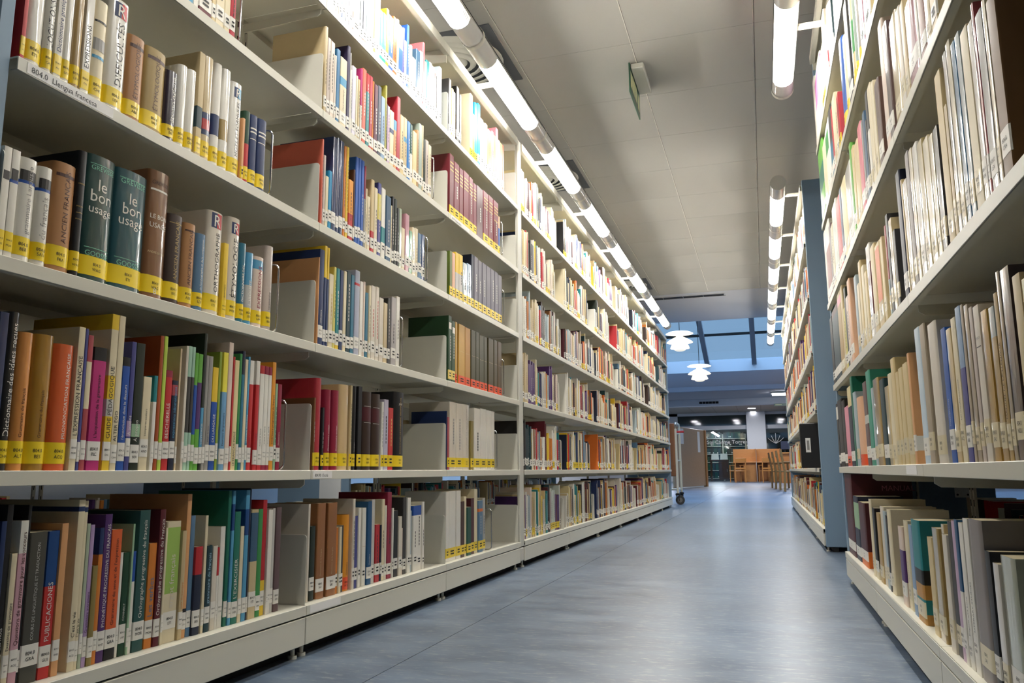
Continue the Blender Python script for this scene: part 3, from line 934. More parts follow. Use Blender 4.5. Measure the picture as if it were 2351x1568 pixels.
for (side, row, bay), L in SEG.items():
    order = L if side == 'L' else L[::-1]
    for i, (ln, sb) in enumerate(order):
        ind = ln[0] == '*'; ln = ln.lstrip('*')
        head, _, exs = ln.partition('|'); main, _, kind = head.partition('/')
        y0, w, h, code = main.split(); y0 = int(y0)/1000; w = float(w)/1000; h = int(h)/1000
        X = XL-sb if side == 'L' else XR+sb
        if row == 0: X += (-1 if side == 'L' else 1)*random.uniform(0, .006)
        z = (ZL if side == 'L' else ZR)[row]
        h = min(h, .335)
        if side == 'L' : lastY[(row, bay)] = max(lastY.get((row, bay), 0), y0+w)
        if not ind: far_book(stuff, X, y0, z, w, h, code, kind, exs, side); continue
        adj = ('thick' if w > .034 else 'thin' if w < .013 else 'tall' if h > .27 else 'short' if h < .2 else 'medium')
        cn = PAL[code][1]; ex = parse_ex(exs)
        if ex['b'] and ex['b'][0][1]-ex['b'][0][0] > .25: cn += ' and '+PAL[ex['b'][0][2]][1]
        tg = {'y': 'yellow tag', 'yb': 'pale tag', 'w': 'white tag', 'o': 'orange tag', 'n': 'no tag'}[kind]
        lab = '%s %s book with %s, %s from left, %s, %s' % (adj, cn, tg, nth(i+1), ROWN[row], BAYN[side][bay])
        if len(lab.split()) > 16: lab = lab.replace(' book with', ',')
        if len(lab.split()) > 16: lab = '%s book %s, %s from left, %s, %s' % (cn, tg, nth(i+1), ROWN[row], BAYN[side][bay])
        if len(lab.split()) > 16: lab = '%s book, %s from left, %s, %s' % (cn, nth(i+1), ROWN[row], BAYN[side][bay])
        make_book(X, y0, z, w, h, code, kind, exs, side, lab, 'books on the %s of the %s' % (ROWN[row], BAYN[side][bay]))
# ---- the many smaller books farther along both runs and on the hidden faces of the shelves
FARP = 'cr cr cr cw cw wh wh wh be be crt crt crl pw ta lg bu sgl ch bk dnv nv ma dma rd crd dgb dt te gyb sbl or orb ye db br mau pu'.split()
PLSP = []                                              # where grey bookends stand: (side, y, row, bay)
def fill(y0, y1, side, row, X, z, dens=(.55, .95), yt=.12, cap=.3):
    y = y0+random.uniform(.0, .02); ye = y0+(y1-y0)*random.uniform(*dens)
    tagk = 'w'; hb = random.uniform(.2, .25); wb = random.uniform(.011, .02); run = 0; c = 'cr'
    while y < ye:
        if run <= 0:
            run = random.randint(1, 5); c = random.choice(FARP); hb = random.uniform(.18, .275); wb = random.uniform(.008, .026)
            tagk = 'y' if random.random() < yt else 'w'
        w = wb*random.uniform(.8, 1.25); h = min(cap, hb*random.uniform(.94, 1.06))
        if random.random() < .3: c2 = random.choice(FARP)
        else: c2 = c
        far_book(stuff, X+random.uniform(-.004, .004), y, z, w, h, c2, tagk, '', side)
        y += w+.0006; run -= 1
    return y
ENDY = {}
for b in range(7):
    for r in range(6):
        ENDY[('L', r, b+3)] = fill(JLF[b]+.006, JLF[b+1]-.01, 'L', r, XL-.014-(.014 if r == 0 else 0), ZL[r], (.6, .97), .3 if b < 2 else .12)
for b in range(6):
    for r in range(6):
        fill(JRF[b]+(.4 if (b, r) == (0, 1) else .006), JRF[b+1]-.01, 'R', r, XR+.012+(.014 if r == 0 else 0), ZL[r], (.8, .99))
for r in range(3):                                     # backs of the double-sided left run, seen through the gaps
    for b in range(3): fill(JL[b]+.02, JL[b+1]-.02, 'R', r, -1.79, ZL[r], (.7, .98), cap=.24)
for r in range(4):
    for b in range(4): fill(JR[b]+.02, JR[b+1]-.02, 'L', r, -2.88, ZL[r], (.75, .99), cap=.27)
    for b in range(6): fill(JRF[b]+.02, JRF[b+1]-.02, 'L', r, -2.88, ZL[r], (.75, .99), cap=.27)
for r in range(3):
    for b in range(4): fill(JR[b]+.02, JR[b+1]-.1, 'L', r, .905, ZR[r], (.7, .9), cap=.24)
stuffo = stuff.build('shelved_books')
tag(stuffo, 'the many smaller library books in rows farther along both shelving runs', 'books', 'library books', 'stuff')
# ------------------------------------------------------------------ shelving bays
def shelf_part(mb, side, y0, y1, z, depth=.3):
    s = 1 if side == 'L' else -1; X = XL if side == 'L' else XR
    f = lambda a: X-s*a
    def bx(a, b, z0, z1, m, bev=0):
        p, q = sorted((f(a), f(b))); mb.box(p, q, y0, y1, z0, z1, m, bev)
    bx(.0031, depth, z-.0035, z-.0002, STEEL)
    bx(0, .003, z-.0255, z, STEEL, .0009)
    bx(.003, .016, z-.0255, z-.0235, STEEL)
    bx(depth-.003, depth, z-.025, z-.0036, STEEL)
def bay(side, y0, y1, zs, can, label, group, first_panel=False, last_panel=False, post=False, deep=True, canopy=True):
    s = 1 if side == 'L' else -1; X = XL if side == 'L' else XR
    f = lambda a: X-s*a
    root = empty('bookshelf_bay', (f(.3), (y0+y1)/2, 0), label, 'bookshelf', group)
    org = (f(.3), (y0+y1)/2, 0); g = .0012
    def bx(mb, a, b, ya, yb, z0, z1, m, bev=0):
        p, q = sorted((f(a), f(b))); mb.box(p, q, ya, yb, z0, z1, m, bev)
    shelves = []
    for z in zs:
        mb = MB(); shelf_part(mb, side, y0+g, y1-g, z); shelves.append(mb.build('shelf', root, org))
    for z in zs[1:]:
        mb = MB()
        pts = [(f(.018), z-.0256), (f(.018), z-.04), (f(.03), z-.048), (f(.29), z-.054), (f(.29), z-.0256)]
        mb.prism(pts, 'y', y1-.006, y1-.002, STEEL); mb.build('shelf_bracket', root, org)
    if deep:                                          # the other face of the double-sided run
        for z in zs:
            mb = MB(); bx(mb, .31, .605, y0+g, y1-g, z-.0035, z-.0002, STEEL); bx(mb, .602, .605, y0+g, y1-g, z-.0255, z, STEEL); mb.build('rear_shelf', root, org)
    for yy in (y0+.012, y1-.028):
        mb = MB(); bx(mb, .301, .309, yy, yy+.016, .02, can, STEEL)
        for k in range(40):
            zz = .12+k*.05
            if zz < can-.1: bx(mb, .2995, .301, yy+.004, yy+.007, zz, zz+.02, BLACK)
        mb.build('upright', root, org)
    mb = MB(); bx(mb, .001, .012, y0+.002, y1-.002, .0323, .1035, STEEL, .0015); mb.build('plinth', root, org)
    mb = MB(); bx(mb, .05, .06, y0, y1, .0, .1, BLACK); bx(mb, .0125, .05, y0+.01, y1-.01, .098, .107, BLACK); mb.build('kickboard', root, org)
    for yy in (y0+.012, y1-.03):
        mb = MB(); mb.tube([(f(.026), yy+.009, 0), (f(.026), yy+.009, .008), (f(.026), yy+.009, .0085), (f(.026), yy+.009, .034)], [.012, .012, .006, .006], STEEL, 10)
        mb.build('foot', root, org, smooth=40)
    if canopy:
        mb = MB(); bx(mb, 0, .003, y0+g, y1-g, can, can+.04, STEEL); bx(mb, .003, .022, y0+g, y1-g, can, can+.002, STEEL)
        bx(mb, .003, .3, y0+g, y1-g, can+.03, can+.034, STEEL); bx(mb, .31, .605, y0+g, y1-g, can+.03, can+.034, STEEL)
        mb.build('canopy', root, org)
        mb = MB(); mb.prism([(f(.012), can+.028), (f(.012), can-.035), (f(.2), can-.02), (f(.29), can-.06), (f(.29), can+.028)], 'y', y1-.012, y1-.004, STEEL); mb.build('canopy_bracket', root, org)
    top = can+.06
    def panel(ya, yb, name):
        mb = MB(); p, q = sorted((f(.012), f(.605))); mb.box(p, q, ya, yb, .028, top, BLUEP, .003); mb.build(name, root, org)
        for a in (.05, .53):
            mb = MB(); bx(mb, a, a+.03, ya+.006, yb-.006, 0, .028, BLACK); mb.build('foot', root, org)
    if first_panel: panel(y0-.032, y0-.002, 'end_panel')
    if last_panel: panel(y1+.002, y1+.03, 'end_panel')
    if post:
        mb = MB(); bx(mb, .004, .02, y1+.006, y1+.074, .1085, can+.04, PLATE, .002); mb.build('end_post', root, org)
        mb = MB(); bx(mb, .004, .03, y1+.006, y1+.074, .034, .103, PLATE, .006); mb.build('post_foot_cover', root, org)
    return root, shelves, org
def shelf_label(parent, org, side, ya, yb, z, body, sz=.014):
    s = 1 if side == 'L' else -1; X = XL if side == 'L' else XR
    mb = MB(); x = X+s*.0006
    mb.box(*sorted((X+s*.0001, x)), ya, yb, z-.0225, z-.0025, WHITEP)
    if body:
        x2 = x+s*.0004
        mb.text(body, INK, sz, lambda u, v: (x2, ya+.008+u if s > 0 else yb-.008-u, z-.018+v), maxlen=(yb-ya)-.014)
    o = mb.build('shelf_label', parent, org); tag(o, 'white paper label'+(' with black lettering' if body else ' worn blank')); return o
LB = 'left shelving run'
names = ['first bay of the left run, nearest the camera, French dictionaries on its middle shelves', 'second bay of the left run, between the first bay and the maroon volumes', 'third bay of the left run, ending at the pale upright post']
for b in range(3):
    r, sh, og = bay('L', JL[b], JL[b+1], ZL, CANL, names[b], LB, first_panel=(b == 0), post=(b == 2))
    if b == 0: shelf_label(sh[3], og, 'L', JL[0]+.02, JL[0]+.215, ZL[3], '804.0  Llengua francesa', .0155)
    if b == 1:
        shelf_label(sh[1], og, 'L', 1.968, 2.07, ZL[1], '804.90  Occità', .012); shelf_label(sh[0], og, 'L', 1.975, 2.14, ZL[0], '')
    if b == 2:
        shelf_label(sh[4], og, 'L', 2.985, 3.2, ZL[4], '804.99  Llengua catalana', .011)
        shelf_label(sh[5], og, 'L', 3.16, 3.4, ZL[5], '804.99  Llengua catalana', .011)
for b in range(7):
    bay('L', JLF[b], JLF[b+1], ZL, CANL, '%s bay of the left run beyond the pale post%s' % (nth(b+1), ', at the far blue end' if b == 6 else ''), LB, last_panel=(b == 6))
rn = ['bay of the right run beside the camera', 'nearest bay of the right run in view, old glossy jackets', 'second bay of the right run in view', 'third bay of the right run, ending at the cross aisle']
for b in range(4):
    r, sh, og = bay('R', JR[b], JR[b+1], ZR, CANR, rn[b], 'right shelving run', last_panel=(b == 3))
    if b == 3:
        mb = MB(); mb.box(.766, .825, 3.829, 3.832, .365, .447, WHITEP, .001)
        for xx in (.776, .815):
            for zz in (.377, .435): mb.tube([(xx, 3.8295, zz), (xx, 3.827, zz)], .004, BLACK, 10)
        mb.build('fixing_plate', r, og)
    if b == 2: shelf_label(sh[1], og, 'R', 1.935, 2.07, ZR[1], '')
for b in range(6):
    bay('R', JRF[b], JRF[b+1], ZL, CANL, '%s bay of the far right run%s' % (nth(b+1), ', behind the blue-grey end panel' if b == 0 else ''), 'far right shelving run', first_panel=(b == 0), last_panel=(b == 5))
XL_, XL = XL, -2.86
for b in range(4):
    bay('L', JR[b], JR[b+1], ZL, CANL, '%s bay of the shelving one aisle behind the left run' % nth(b+1), 'shelving behind the left run', last_panel=(b == 3))
for b in range(6):
    bay('L', JRF[b], JRF[b+1], ZL, CANL, '%s bay of the shelving behind the left run, past the cross aisle' % nth(b+1), 'shelving behind the left run', first_panel=(b == 0), last_panel=(b == 5))
mb = MB(); mb.box(-3.11, -2.935, 5.197, 5.2025, .28, .62, WHITEP)
tag(mb.build('aisle_sign'), 'white aisle sign on a blue end panel, seen between the left shelves', 'sign')
XL = XL_
# ------------------------------------------------------------------ bookends
def plate_mesh():
    mb = MB(); D, Hh, t = .23, .186, .002
    pts = [(-D, 0), (0, 0), (0, Hh-.01)]+[(-.01+.01*math.cos(a), Hh-.01+.01*math.sin(a)) for a in (PI/6, PI/3, PI/2)]+[(-D+.01, Hh), (-D, Hh-.01)]
    mb.prism(pts, 'y', 0, t, PLATE); mb.box(-D, -.02, t, .1, 0, .0012, PLATE)
    return mb
P0 = None
def bookend(side, y, z, label):
    global P0
    s = 1 if side == 'L' else -1; X = XL-.008 if side == 'L' else XR+.008
    if P0 is None:
        mb = plate_mesh(); P0 = mb.build('bookend'); o = P0
    else:
        o = P0.copy(); COL.objects.link(o)
    o.location = (X, y, z); o.scale = (s, 1, 1)
    return tag(o, label, 'bookend', 'grey steel bookends')
RS = ['bottom shelf', 'second shelf', 'third shelf', 'fourth shelf', 'fifth shelf', 'sixth shelf']
bookend('L', JL[0]+.0, ZL[2]+.0001, 'grey bookend left of the white grammar books on third shelf, first left bay')
for r in range(5):
    bookend('L', JL[1]+.0015, ZL[r]+.0001, 'grey steel bookend at the start of the %s, second left bay' % RS[r])
for r in range(6):
    bookend('L', JL[2]+.0015, ZL[r]+.0001, 'grey steel bookend at the start of the %s, third left bay' % RS[r])
for r in range(6):
    bookend('L', JL[3]-.02, ZL[r]+.0001, 'grey steel bookend against the post on the %s, third left bay' % RS[r])
for b in range(7):
    for r in range(6):
        y = ENDY[('L', r, b+3)]+.004
        if y < JLF[b+1]-.06: bookend('L', y, ZL[r]+.0001, 'small grey bookend on the %s of the %s bay beyond the post' % (RS[r], nth(b+1)))
for r, b, y in ((0, 2, 2.83), (1, 3, 2.83), (2, 2, 1.878), (2, 3, 2.87), (3, 2, 1.875), (0, 1, 1.9)):
    pass
r = empty('box_file', (.36, 5.5, ZL[1]), 'black box file with a white label, sticking out of the far right shelves', 'box file'); og = (.36, 5.5, ZL[1])
mb = MB(); mb.box(.232, .5, 5.455, 5.545, ZL[1], ZL[1]+.285, pmat('bk'), .004); mb.build('case', r, og)
mb = MB(); mb.box(.262, .292, 5.4535, 5.4549, ZL[1]+.1, ZL[1]+.19, WHITEP); mb.box(.27, .284, 5.453, 5.4536, ZL[1]+.115, ZL[1]+.175, pmat('gy')); mb.build('paper_label', r, og)
# chrome wire supports at the end of rows
W0 = None
def wire(side, y, z, label, hh=.185):
    global W0
    s = 1 if side == 'L' else -1; X = XL-.006 if side == 'L' else XR+.006
    if W0 is None:
        mb = MB(); r = .015; D = .16; Hh = .185
        def cr(cx, cz, a0, a1): return [(cx+r*math.cos(a0+(a1-a0)*k/4), 0, cz+r*math.sin(a0+(a1-a0)*k/4)) for k in range(5)]
        pts = [(-D, 0, .003)]+cr(-r, r+.003, -PI/2, 0)+cr(-r, Hh-r, 0, PI/2)+cr(-D+r, Hh-r, PI/2, PI)+[(-D, 0, .04)]
        mb.tube(pts, .0026, WIRE, 8); W0 = mb.build('wire_bookend', smooth=60); o = W0
    else:
        o = W0.copy(); COL.objects.link(o)
    o.location = (X, y, z); o.scale = (s, 1, 1)
    return tag(o, label, 'bookend', 'chrome wire bookends')
for (r, b) in ((1, 0), (2, 0), (3, 0), (4, 0), (0, 2), (2, 1), (3, 1), (4, 1), (1, 2), (2, 2), (3, 2), (4, 2), (5, 2)):
    y = lastY[(r, b)]+.01 if not (r == 5 and b == 2) else None
    if y is None: continue
    wire('L', y, ZL[r]+.0001, 'chrome wire bookend at the end of the %s books, %s' % (RS[r], BAYN['L'][b]))
# ------------------------------------------------------------------ tube lights
LIT = mat('lamp_diffuser', 'ffffff', .3, noise=0, emit=31, ehx='fffcf6')
SATIN = mat('satin_metal', 'c4c2bd', .28, metal=.75, noise=0)
CLEAR = mat('tube_plastic', 'c9c8c4', .15, spec=.6, noise=0)
def tubelight(x, z, y0, y1, la, lb, arm_y, xe, ze, label, cap0=False, cap1=False):
    R0 = .0475; root = empty('tube_light', (x, (y0+y1)/2, z), label, 'light', 'tube lights above the shelves'); og = (x, (y0+y1)/2, z)
    mb = MB(); mb.arc(x, z, R0, -.12, PI+.12, y0+.001, y1-.001, SATIN, 24)
    mb.arc(x, z, R0-.002, PI+.12, -.12, y0+.001, y1-.001, SATIN, 24)
    for sg in (1, -1): mb.box(x+sg*R0*.985-.0015, x+sg*R0*.985+.0015, y0+.001, y1-.001, z+.006, z+.009, BLACK)
    mb.build('housing', root, og, smooth=40)
    mb = MB(); mb.arc(x, z, R0+.0008, 1.5*PI-.92, 1.5*PI+.92, la, lb, LIT, 24); mb.build('diffuser', root, og, smooth=60)
    for a, b in ((y0+.001, la), (lb, y1-.001)):
        mb = MB(); mb.arc(x, z, R0+.0004, PI+.1, 2*PI-.1, a, b, CLEAR, 24); mb.build('tube_end', root, og, smooth=60)
    mb = MB()
    for k in range(5): mb.arc(x, z, R0+.0012, PI+.1, 2*PI-.1, lb-.012-k*.014, lb-.009-k*.014, SATIN, 24)
    mb.build('louvre', root, og, smooth=60)
    mb = MB(); mb.arc(x, z, R0+.003, 0, 2*PI, y1-.012, y1+.012, PLATE, 32); mb.build('clamp_ring', root, og, smooth=60)
    if cap0 or cap1:
        mb = MB()
        for on, yy in ((cap0, y0), (cap1, y1)):
            if on: mb.tube([(x, yy, z), (x, yy+(.004 if yy == y0 else -.004), z)], R0+.001, PLATE, 32)
        mb.build('end_cap', root, og)
    mb = MB(); p, q = sorted((xe, x)); mb.box(p, q, arm_y-.016, arm_y+.016, z+.004, z+.02, STEEL, .003); mb.build('arm', root, og)
XT = -1.06; ZT = 1.785+CAMH
for k in range(11):
    y0 = -.13+k*1.0
    if k in (0, 10): continue
    tubelight(XT, ZT, y0, y0+1, y0+.18, y0+.845, y0+.43, XL-.02, ZT, '%s tube light from the camera along the left shelves' % nth(k), cap0=(k == 1), cap1=(k == 9))
XT2 = .182
for k in range(4):
    if k == 0: continue
    y0 = -.2+k*1.0; y1 = y0+1 if k < 3 else 3.75
    tubelight(XT2, ZT, y0, y1, y0+.18, min(y0+.845, y1-.12), y0+.43, XR+.02, ZT, '%s tube light from the camera along the near right shelves' % nth(k), cap1=(k == 3))
for k in range(7):
    y0 = 5.06+k*.955; tubelight(XT2, ZT, y0, y0+.955, y0+.2, y0+.8, y0+.3, XR+.02, ZT, '%s tube light along the far right shelves' % nth(k+1), cap0=(k == 0), cap1=(k == 6))
for k in range(6):
    y0 = .9+k*1.0; tubelight(-2.72, ZT, y0, y0+1, y0+.18, y0+.845, y0+.43, -2.9, ZT, '%s tube light in the aisle behind the left shelves' % nth(k+1), cap0=(k == 0), cap1=(k == 5))
# ------------------------------------------------------------------ room shell
def floor_mat():
    m = bpy.data.materials.new('linoleum_floor'); m.use_nodes = True; nt = m.node_tree; L = nt.links; N = nt.nodes
    b = N['Principled BSDF']; tc = N.new('ShaderNodeTexCoord')
    def noise(sc, det, ro, vec=None, scl=(1, 1, 1)):
        mp = N.new('ShaderNodeMapping'); mp.inputs['Scale'].default_value = scl; L.new(tc.outputs['Object'], mp.inputs['Vector'])
        n = N.new('ShaderNodeTexNoise'); n.inputs['Scale'].default_value = sc; n.inputs['Detail'].default_value = det; n.inputs['Roughness'].default_value = ro
        L.new(mp.outputs['Vector'], n.inputs['Vector']); return n
    a = noise(9, 6, .65, scl=(.4, 1, 1)); c = noise(60, 5, .7, scl=(.35, 1, 1)); e = noise(.7, 3, .5)
    r1 = N.new('ShaderNodeValToRGB'); L.new(a.outputs['Fac'], r1.inputs['Fac'])
    r1.color_ramp.elements[0].position = .36; r1.color_ramp.elements[0].color = lin('546479'); r1.color_ramp.elements[1].position = .62; r1.color_ramp.elements[1].color = lin('6b7c90')
    r2 = N.new('ShaderNodeValToRGB'); L.new(c.outputs['Fac'], r2.inputs['Fac']); r2.color_ramp.elements[0].position = .52; r2.color_ramp.elements[0].color = (0, 0, 0, 1); r2.color_ramp.elements[1].position = .7; r2.color_ramp.elements[1].color = (.75, .75, .75, 1)
    mx = N.new('ShaderNodeMix'); mx.data_type = 'RGBA'; L.new(r2.outputs['Color'], mx.inputs['Factor']); L.new(r1.outputs['Color'], mx.inputs['A']); mx.inputs['B'].default_value = lin('9aa0a3')
    r3 = N.new('ShaderNodeValToRGB'); L.new(e.outputs['Fac'], r3.inputs['Fac']); r3.color_ramp.elements[0].position = .42; r3.color_ramp.elements[0].color = lin('e0dcd8'); r3.color_ramp.elements[1].position = .62; r3.color_ramp.elements[1].color = (1, 1, 1, 1)
    m2 = N.new('ShaderNodeMix'); m2.data_type = 'RGBA'; m2.blend_type = 'MULTIPLY'; m2.inputs['Factor'].default_value = .8; L.new(mx.outputs['Result'], m2.inputs['A']); L.new(r3.outputs['Color'], m2.inputs['B'])
    L.new(m2.outputs['Result'], b.inputs['Base Color'])
    rr = N.new('ShaderNodeMapRange'); L.new(a.outputs['Fac'], rr.inputs['Value']); rr.inputs['To Min'].default_value = .26; rr.inputs['To Max'].default_value = .42; L.new(rr.outputs['Result'], b.inputs['Roughness'])
    bp = N.new('ShaderNodeBump'); bp.inputs['Strength'].default_value = .08; bp.inputs['Distance'].default_value = .002; L.new(c.outputs['Fac'], bp.inputs['Height']); L.new(bp.outputs['Normal'], b.inputs['Normal'])
    b.inputs['Specular IOR Level'].default_value = .45
    return m
FLOOR = floor_mat()
STRIP = FLOOR.copy(); STRIP.name = 'linoleum_grey'
for n in STRIP.node_tree.nodes:
    if n.type == 'VALTORGB' and abs(n.color_ramp.elements[0].position-.3) < .01:
        n.color_ramp.elements[0].color = lin('5a626c'); n.color_ramp.elements[1].color = lin('6a7179')
mb = MB(); mb.box(-7, -.929, -4, 40, -.1, 0, STRIP); mb.box(-.926, 6, -4, 40, -.1, 0, FLOOR); mb.box(-.929, -.926, -4, 40, -.1, -.0012, mat('seam', '4a4c4e', .6))
tag(mb.build('floor'), kind='structure')
def ceil_mat():
    m = mat('ceiling_tile', 'a9a7a0', .85, noise=.03, nscale=300, bump=.25, bscale=500)
    return m
CEM = ceil_mat()
mb = MB(); sx = [-1.131+.6*k for k in range(-9, 12)]; sy = [.16+.6*k for k in range(-7, 17)]
for i in range(len(sx)-1):
    for j in range(len(sy)-1):
        mb.box(sx[i]+.004, sx[i+1]-.004, sy[j]+.0012, sy[j+1]-.0012, CEIL, CEIL+.02, CEM)
RAIL = mat('ceiling_rail', 'efece2', .5, noise=0)
for x in sx: mb.box(x-.004, x+.001, sy[0], sy[-1], CEIL+.002, CEIL+.02, RAIL); mb.box(x+.001, x+.004, sy[0], sy[-1], CEIL+.006, CEIL+.02, mat('rail_shadow_gap', '55534e', .8, noise=0))
for y in sy: mb.box(sx[0], sx[-1], y-.0012, y+.0012, CEIL+.0018, CEIL+.02, mat('tile_joint', '8d8a82', .8, noise=0))
mb.box(-7, 6, -4, 9.8, CEIL+.02, CEIL+.06, CEM)
tag(mb.build('ceiling'), kind='structure')
SOFF = mat('soffit_plaster', 'b4b6bc', .8, noise=.02, nscale=40)
mb = MB(); mb.box(-7, 6, 9.765, 11.7, CEIL, CEIL+.06, SOFF); mb.box(-7, 6, 11.6, 11.7, CEIL+.06, 6.2, PAINT); tag(mb.build('trim_1'), kind='structure')
mb = MB(); mb.box(-1.6, -.36, 9.9, 10.02, CEIL-.003, CEIL, BLACK); mb.box(-1.62, -.34, 9.885, 9.9, CEIL-.006, CEIL, SATIN); mb.box(-1.62, -.34, 10.02, 10.035, CEIL-.006, CEIL, SATIN)
for k in range(5): mb.box(-1.6+.248*k-.002, -1.6+.248*k+.002, 9.9, 10.02, CEIL-.004, CEIL, SATIN)
tag(mb.build('ceiling_slot_vent'), 'long dark slot vent in the ceiling in front of the skylight', 'vent')
mb = MB()
mb.box(-7.1, -7, -4, 40, 0, 6.2, PAINT); tag(mb.build('wall_left'), kind='structure')
mb = MB(); mb.box(6, 6.1, -4, 40, 0, 6.2, PAINT); tag(mb.build('wall_right'), kind='structure')
mb = MB(); mb.box(-7.1, 6.1, -4.1, -4, 0, 2.7, PAINT); tag(mb.build('wall_back'), kind='structure')
# atrium with sloping skylight
def zg(y): return 2.66+CAMH+.28*(20-y)
BLUEW = mat('atrium_paint', 'e3e6ee', .7, noise=.01)
mb = MB()
mb.box(-7, 6, 20, 20.15, 2.38+CAMH, zg(20)+.02, BLUEW)
mb.poly([(-7, 20, 2.38+CAMH), (6, 20, 2.38+CAMH), (6, 22.5, 2.28+CAMH), (-7, 22.5, 2.28+CAMH)][::-1], BLUEW)
mb.box(-7, 6, 22.5, 22.6, 2.16+CAMH, 2.28+CAMH, BLUEW); mb.box(-7, 6, 22.5, 25.1, 2.14+CAMH, 2.16+CAMH, SOFF)
mb.box(-7, 6, 25, 25.4, 1.945+CAMH, 2.14+CAMH, PAINT)
tag(mb.build('wall_far'), kind='structure')
mb = MB(); mb.box(-7, 6, 25.4, 36, 2.4+CAMH, 2.45+CAMH, CEM)
for k in range(-6, 6): mb.box(k*.9-.012, k*.9+.012, 25.4, 36, 2.398+CAMH, 2.41+CAMH, mat('tile_joint', '8d8a82'))
mb.box(-7, 6, 30.6, 31, 2.395+CAMH, 2.41+CAMH, SOFF)
tag(mb.build('ceiling_far'), kind='structure')
mb = MB()
GLASS = bpy.data.materials.new('skylight_glass'); GLASS.use_nodes = True
nt = GLASS.node_tree; nt.nodes.clear(); o_ = nt.nodes.new('ShaderNodeOutputMaterial'); tr = nt.nodes.new('ShaderNodeBsdfTransparent'); gs = nt.nodes.new('ShaderNodeBsdfGlossy'); mxs = nt.nodes.new('ShaderNodeMixShader')
tr.inputs['Color'].default_value = (.93, .97, 1, 1); gs.inputs['Roughness'].default_value = .05; mxs.inputs['Fac'].default_value = .06
nt.links.new(tr.outputs[0], mxs.inputs[1]); nt.links.new(gs.outputs[0], mxs.inputs[2]); nt.links.new(mxs.outputs[0], o_.inputs[0])
for k in range(-5, 6):
    xa = -.09+1.11*k; xb = xa+1.11
    mb.poly([(xa, 11.7, zg(11.7)), (xb, 11.7, zg(11.7)), (xb, 20, zg(20)), (xa, 20, zg(20))], GLASS)
win = mb.build('window_1'); tag(win, kind='structure')
STG = mat('skylight_frame', '7c8088', .5, noise=0)
mb = MB()
for k in range(-5, 7):
    x = -.09+1.11*k
    mb.prism([(11.7, zg(11.7)-.02), (20, zg(20)-.02), (20, zg(20)-.14), (11.7, zg(11.7)-.14)], 'x', x-.055, x+.055, STG)
mb.build('window_frame', win)
mb = MB(); mb.box(-6, 6, 18.42, 18.5, zg(18.45)-.07, zg(18.45)-.02, BLACK); mb.box(-6, 6, 15.4, 15.48, zg(15.4)-.07, zg(15.4)-.02, BLACK); mb.build('transom', win)
# ------------------------------------------------------------------ far glass wall and what stands by it
WY = 35.0
def fx(u): return (.0017+.000507*(u-1754.7))*WY       # columns of the far wall, laid out along X
def fz(v): return (1077.5-v)*.000521*WY+CAMH
DGL = mat('dark_glass', '26302e', .06, spec=.6, noise=0)
CG = bpy.data.materials.new('clear_glass'); CG.use_nodes = True
nt = CG.node_tree; nt.nodes.clear(); o_ = nt.nodes.new('ShaderNodeOutputMaterial'); tr = nt.nodes.new('ShaderNodeBsdfTransparent'); gs = nt.nodes.new('ShaderNodeBsdfGlossy'); mxs = nt.nodes.new('ShaderNodeMixShader')
tr.inputs['Color'].default_value = (.8, .86, .85, 1); gs.inputs['Roughness'].default_value = .03; mxs.inputs['Fac'].default_value = .06
nt.links.new(tr.outputs[0], mxs.inputs[1]); nt.links.new(gs.outputs[0], mxs.inputs[2]); nt.links.new(mxs.outputs[0], o_.inputs[0])
mb = MB(); mb.box(-7, 6, WY-.05, WY+.1, fz(985), fz(976), PAINT, .01); mb.box(-7, fx(1556), WY, WY+.15, 0, 2.9, PAINT); mb.box(-7, 6, WY, WY+.12, fz(952), 2.95, PAINT); mb.box(fx(1830), 6, WY, WY+.15, 0, 2.95, PAINT)
tag(mb.build('wall_glazed_surround'), kind='structure')
mb = MB(); mb.box(fx(1717), fx(1760), WY-.35, WY-.02, 0, fz(946), PAINT, .01); tag(mb.build('trim_2'), kind='structure')
mb = MB(); mb.box(fx(1556), fx(1717), WY+.03, WY+.04, fz(976), fz(952), DGL); mb.box(fx(1760), fx(1830), WY+.03, WY+.04, fz(976), fz(952), DGL); tag(mb.build('window_2'), kind='structure')
mb = MB(); mb.box(fx(1556), fx(1830), WY+.03, WY+.038, 0, fz(985), CG); tag(mb.build('window_3'), kind='structure')
mb = MB(); mb.text('Sol·Carme Torres', WHITEP, .36, lambda u, v: (fx(1623)+u, WY+.02, fz(1018)+v), maxlen=fx(1717)-fx(1623))
tag(mb.build('glass_lettering'), 'white lettering across the dark glass wall at the far end', 'sign')
mb = MB(); cx = fx(1781)
for a, ln in ((0, .34), (.5, .3), (-.5, .3), (.95, .32), (-.95, .32)):
    mb.tube([(cx, WY+.015, fz(1019)), (cx+ln*math.sin(a)*.7, WY+.015, fz(1019)+ln*math.cos(a)*.6), (cx+ln*math.sin(a)*1.2, WY+.015, fz(1019)+ln*math.cos(a)*1.25)], .012, WHITEP, 6)
tag(mb.build('glass_emblem'), 'faint white branching emblem on the glass right of the white column', 'emblem')
mb = MB(); DK = mat('archive_wall', '3a3f3e', .8); mb.box(-3.4, 1.6, 38.4, 38.5, 0, 2.9, DK); mb.box(-3.4, -3.3, 35.2, 38.4, 0, 2.9, DK); mb.box(1.5, 1.6, 35.2, 38.4, 0, 2.9, DK); mb.box(-3.4, 1.6, 35.2, 38.5, 2.85, 2.95, DK)
tag(mb.build('wall_archive'), kind='structure')
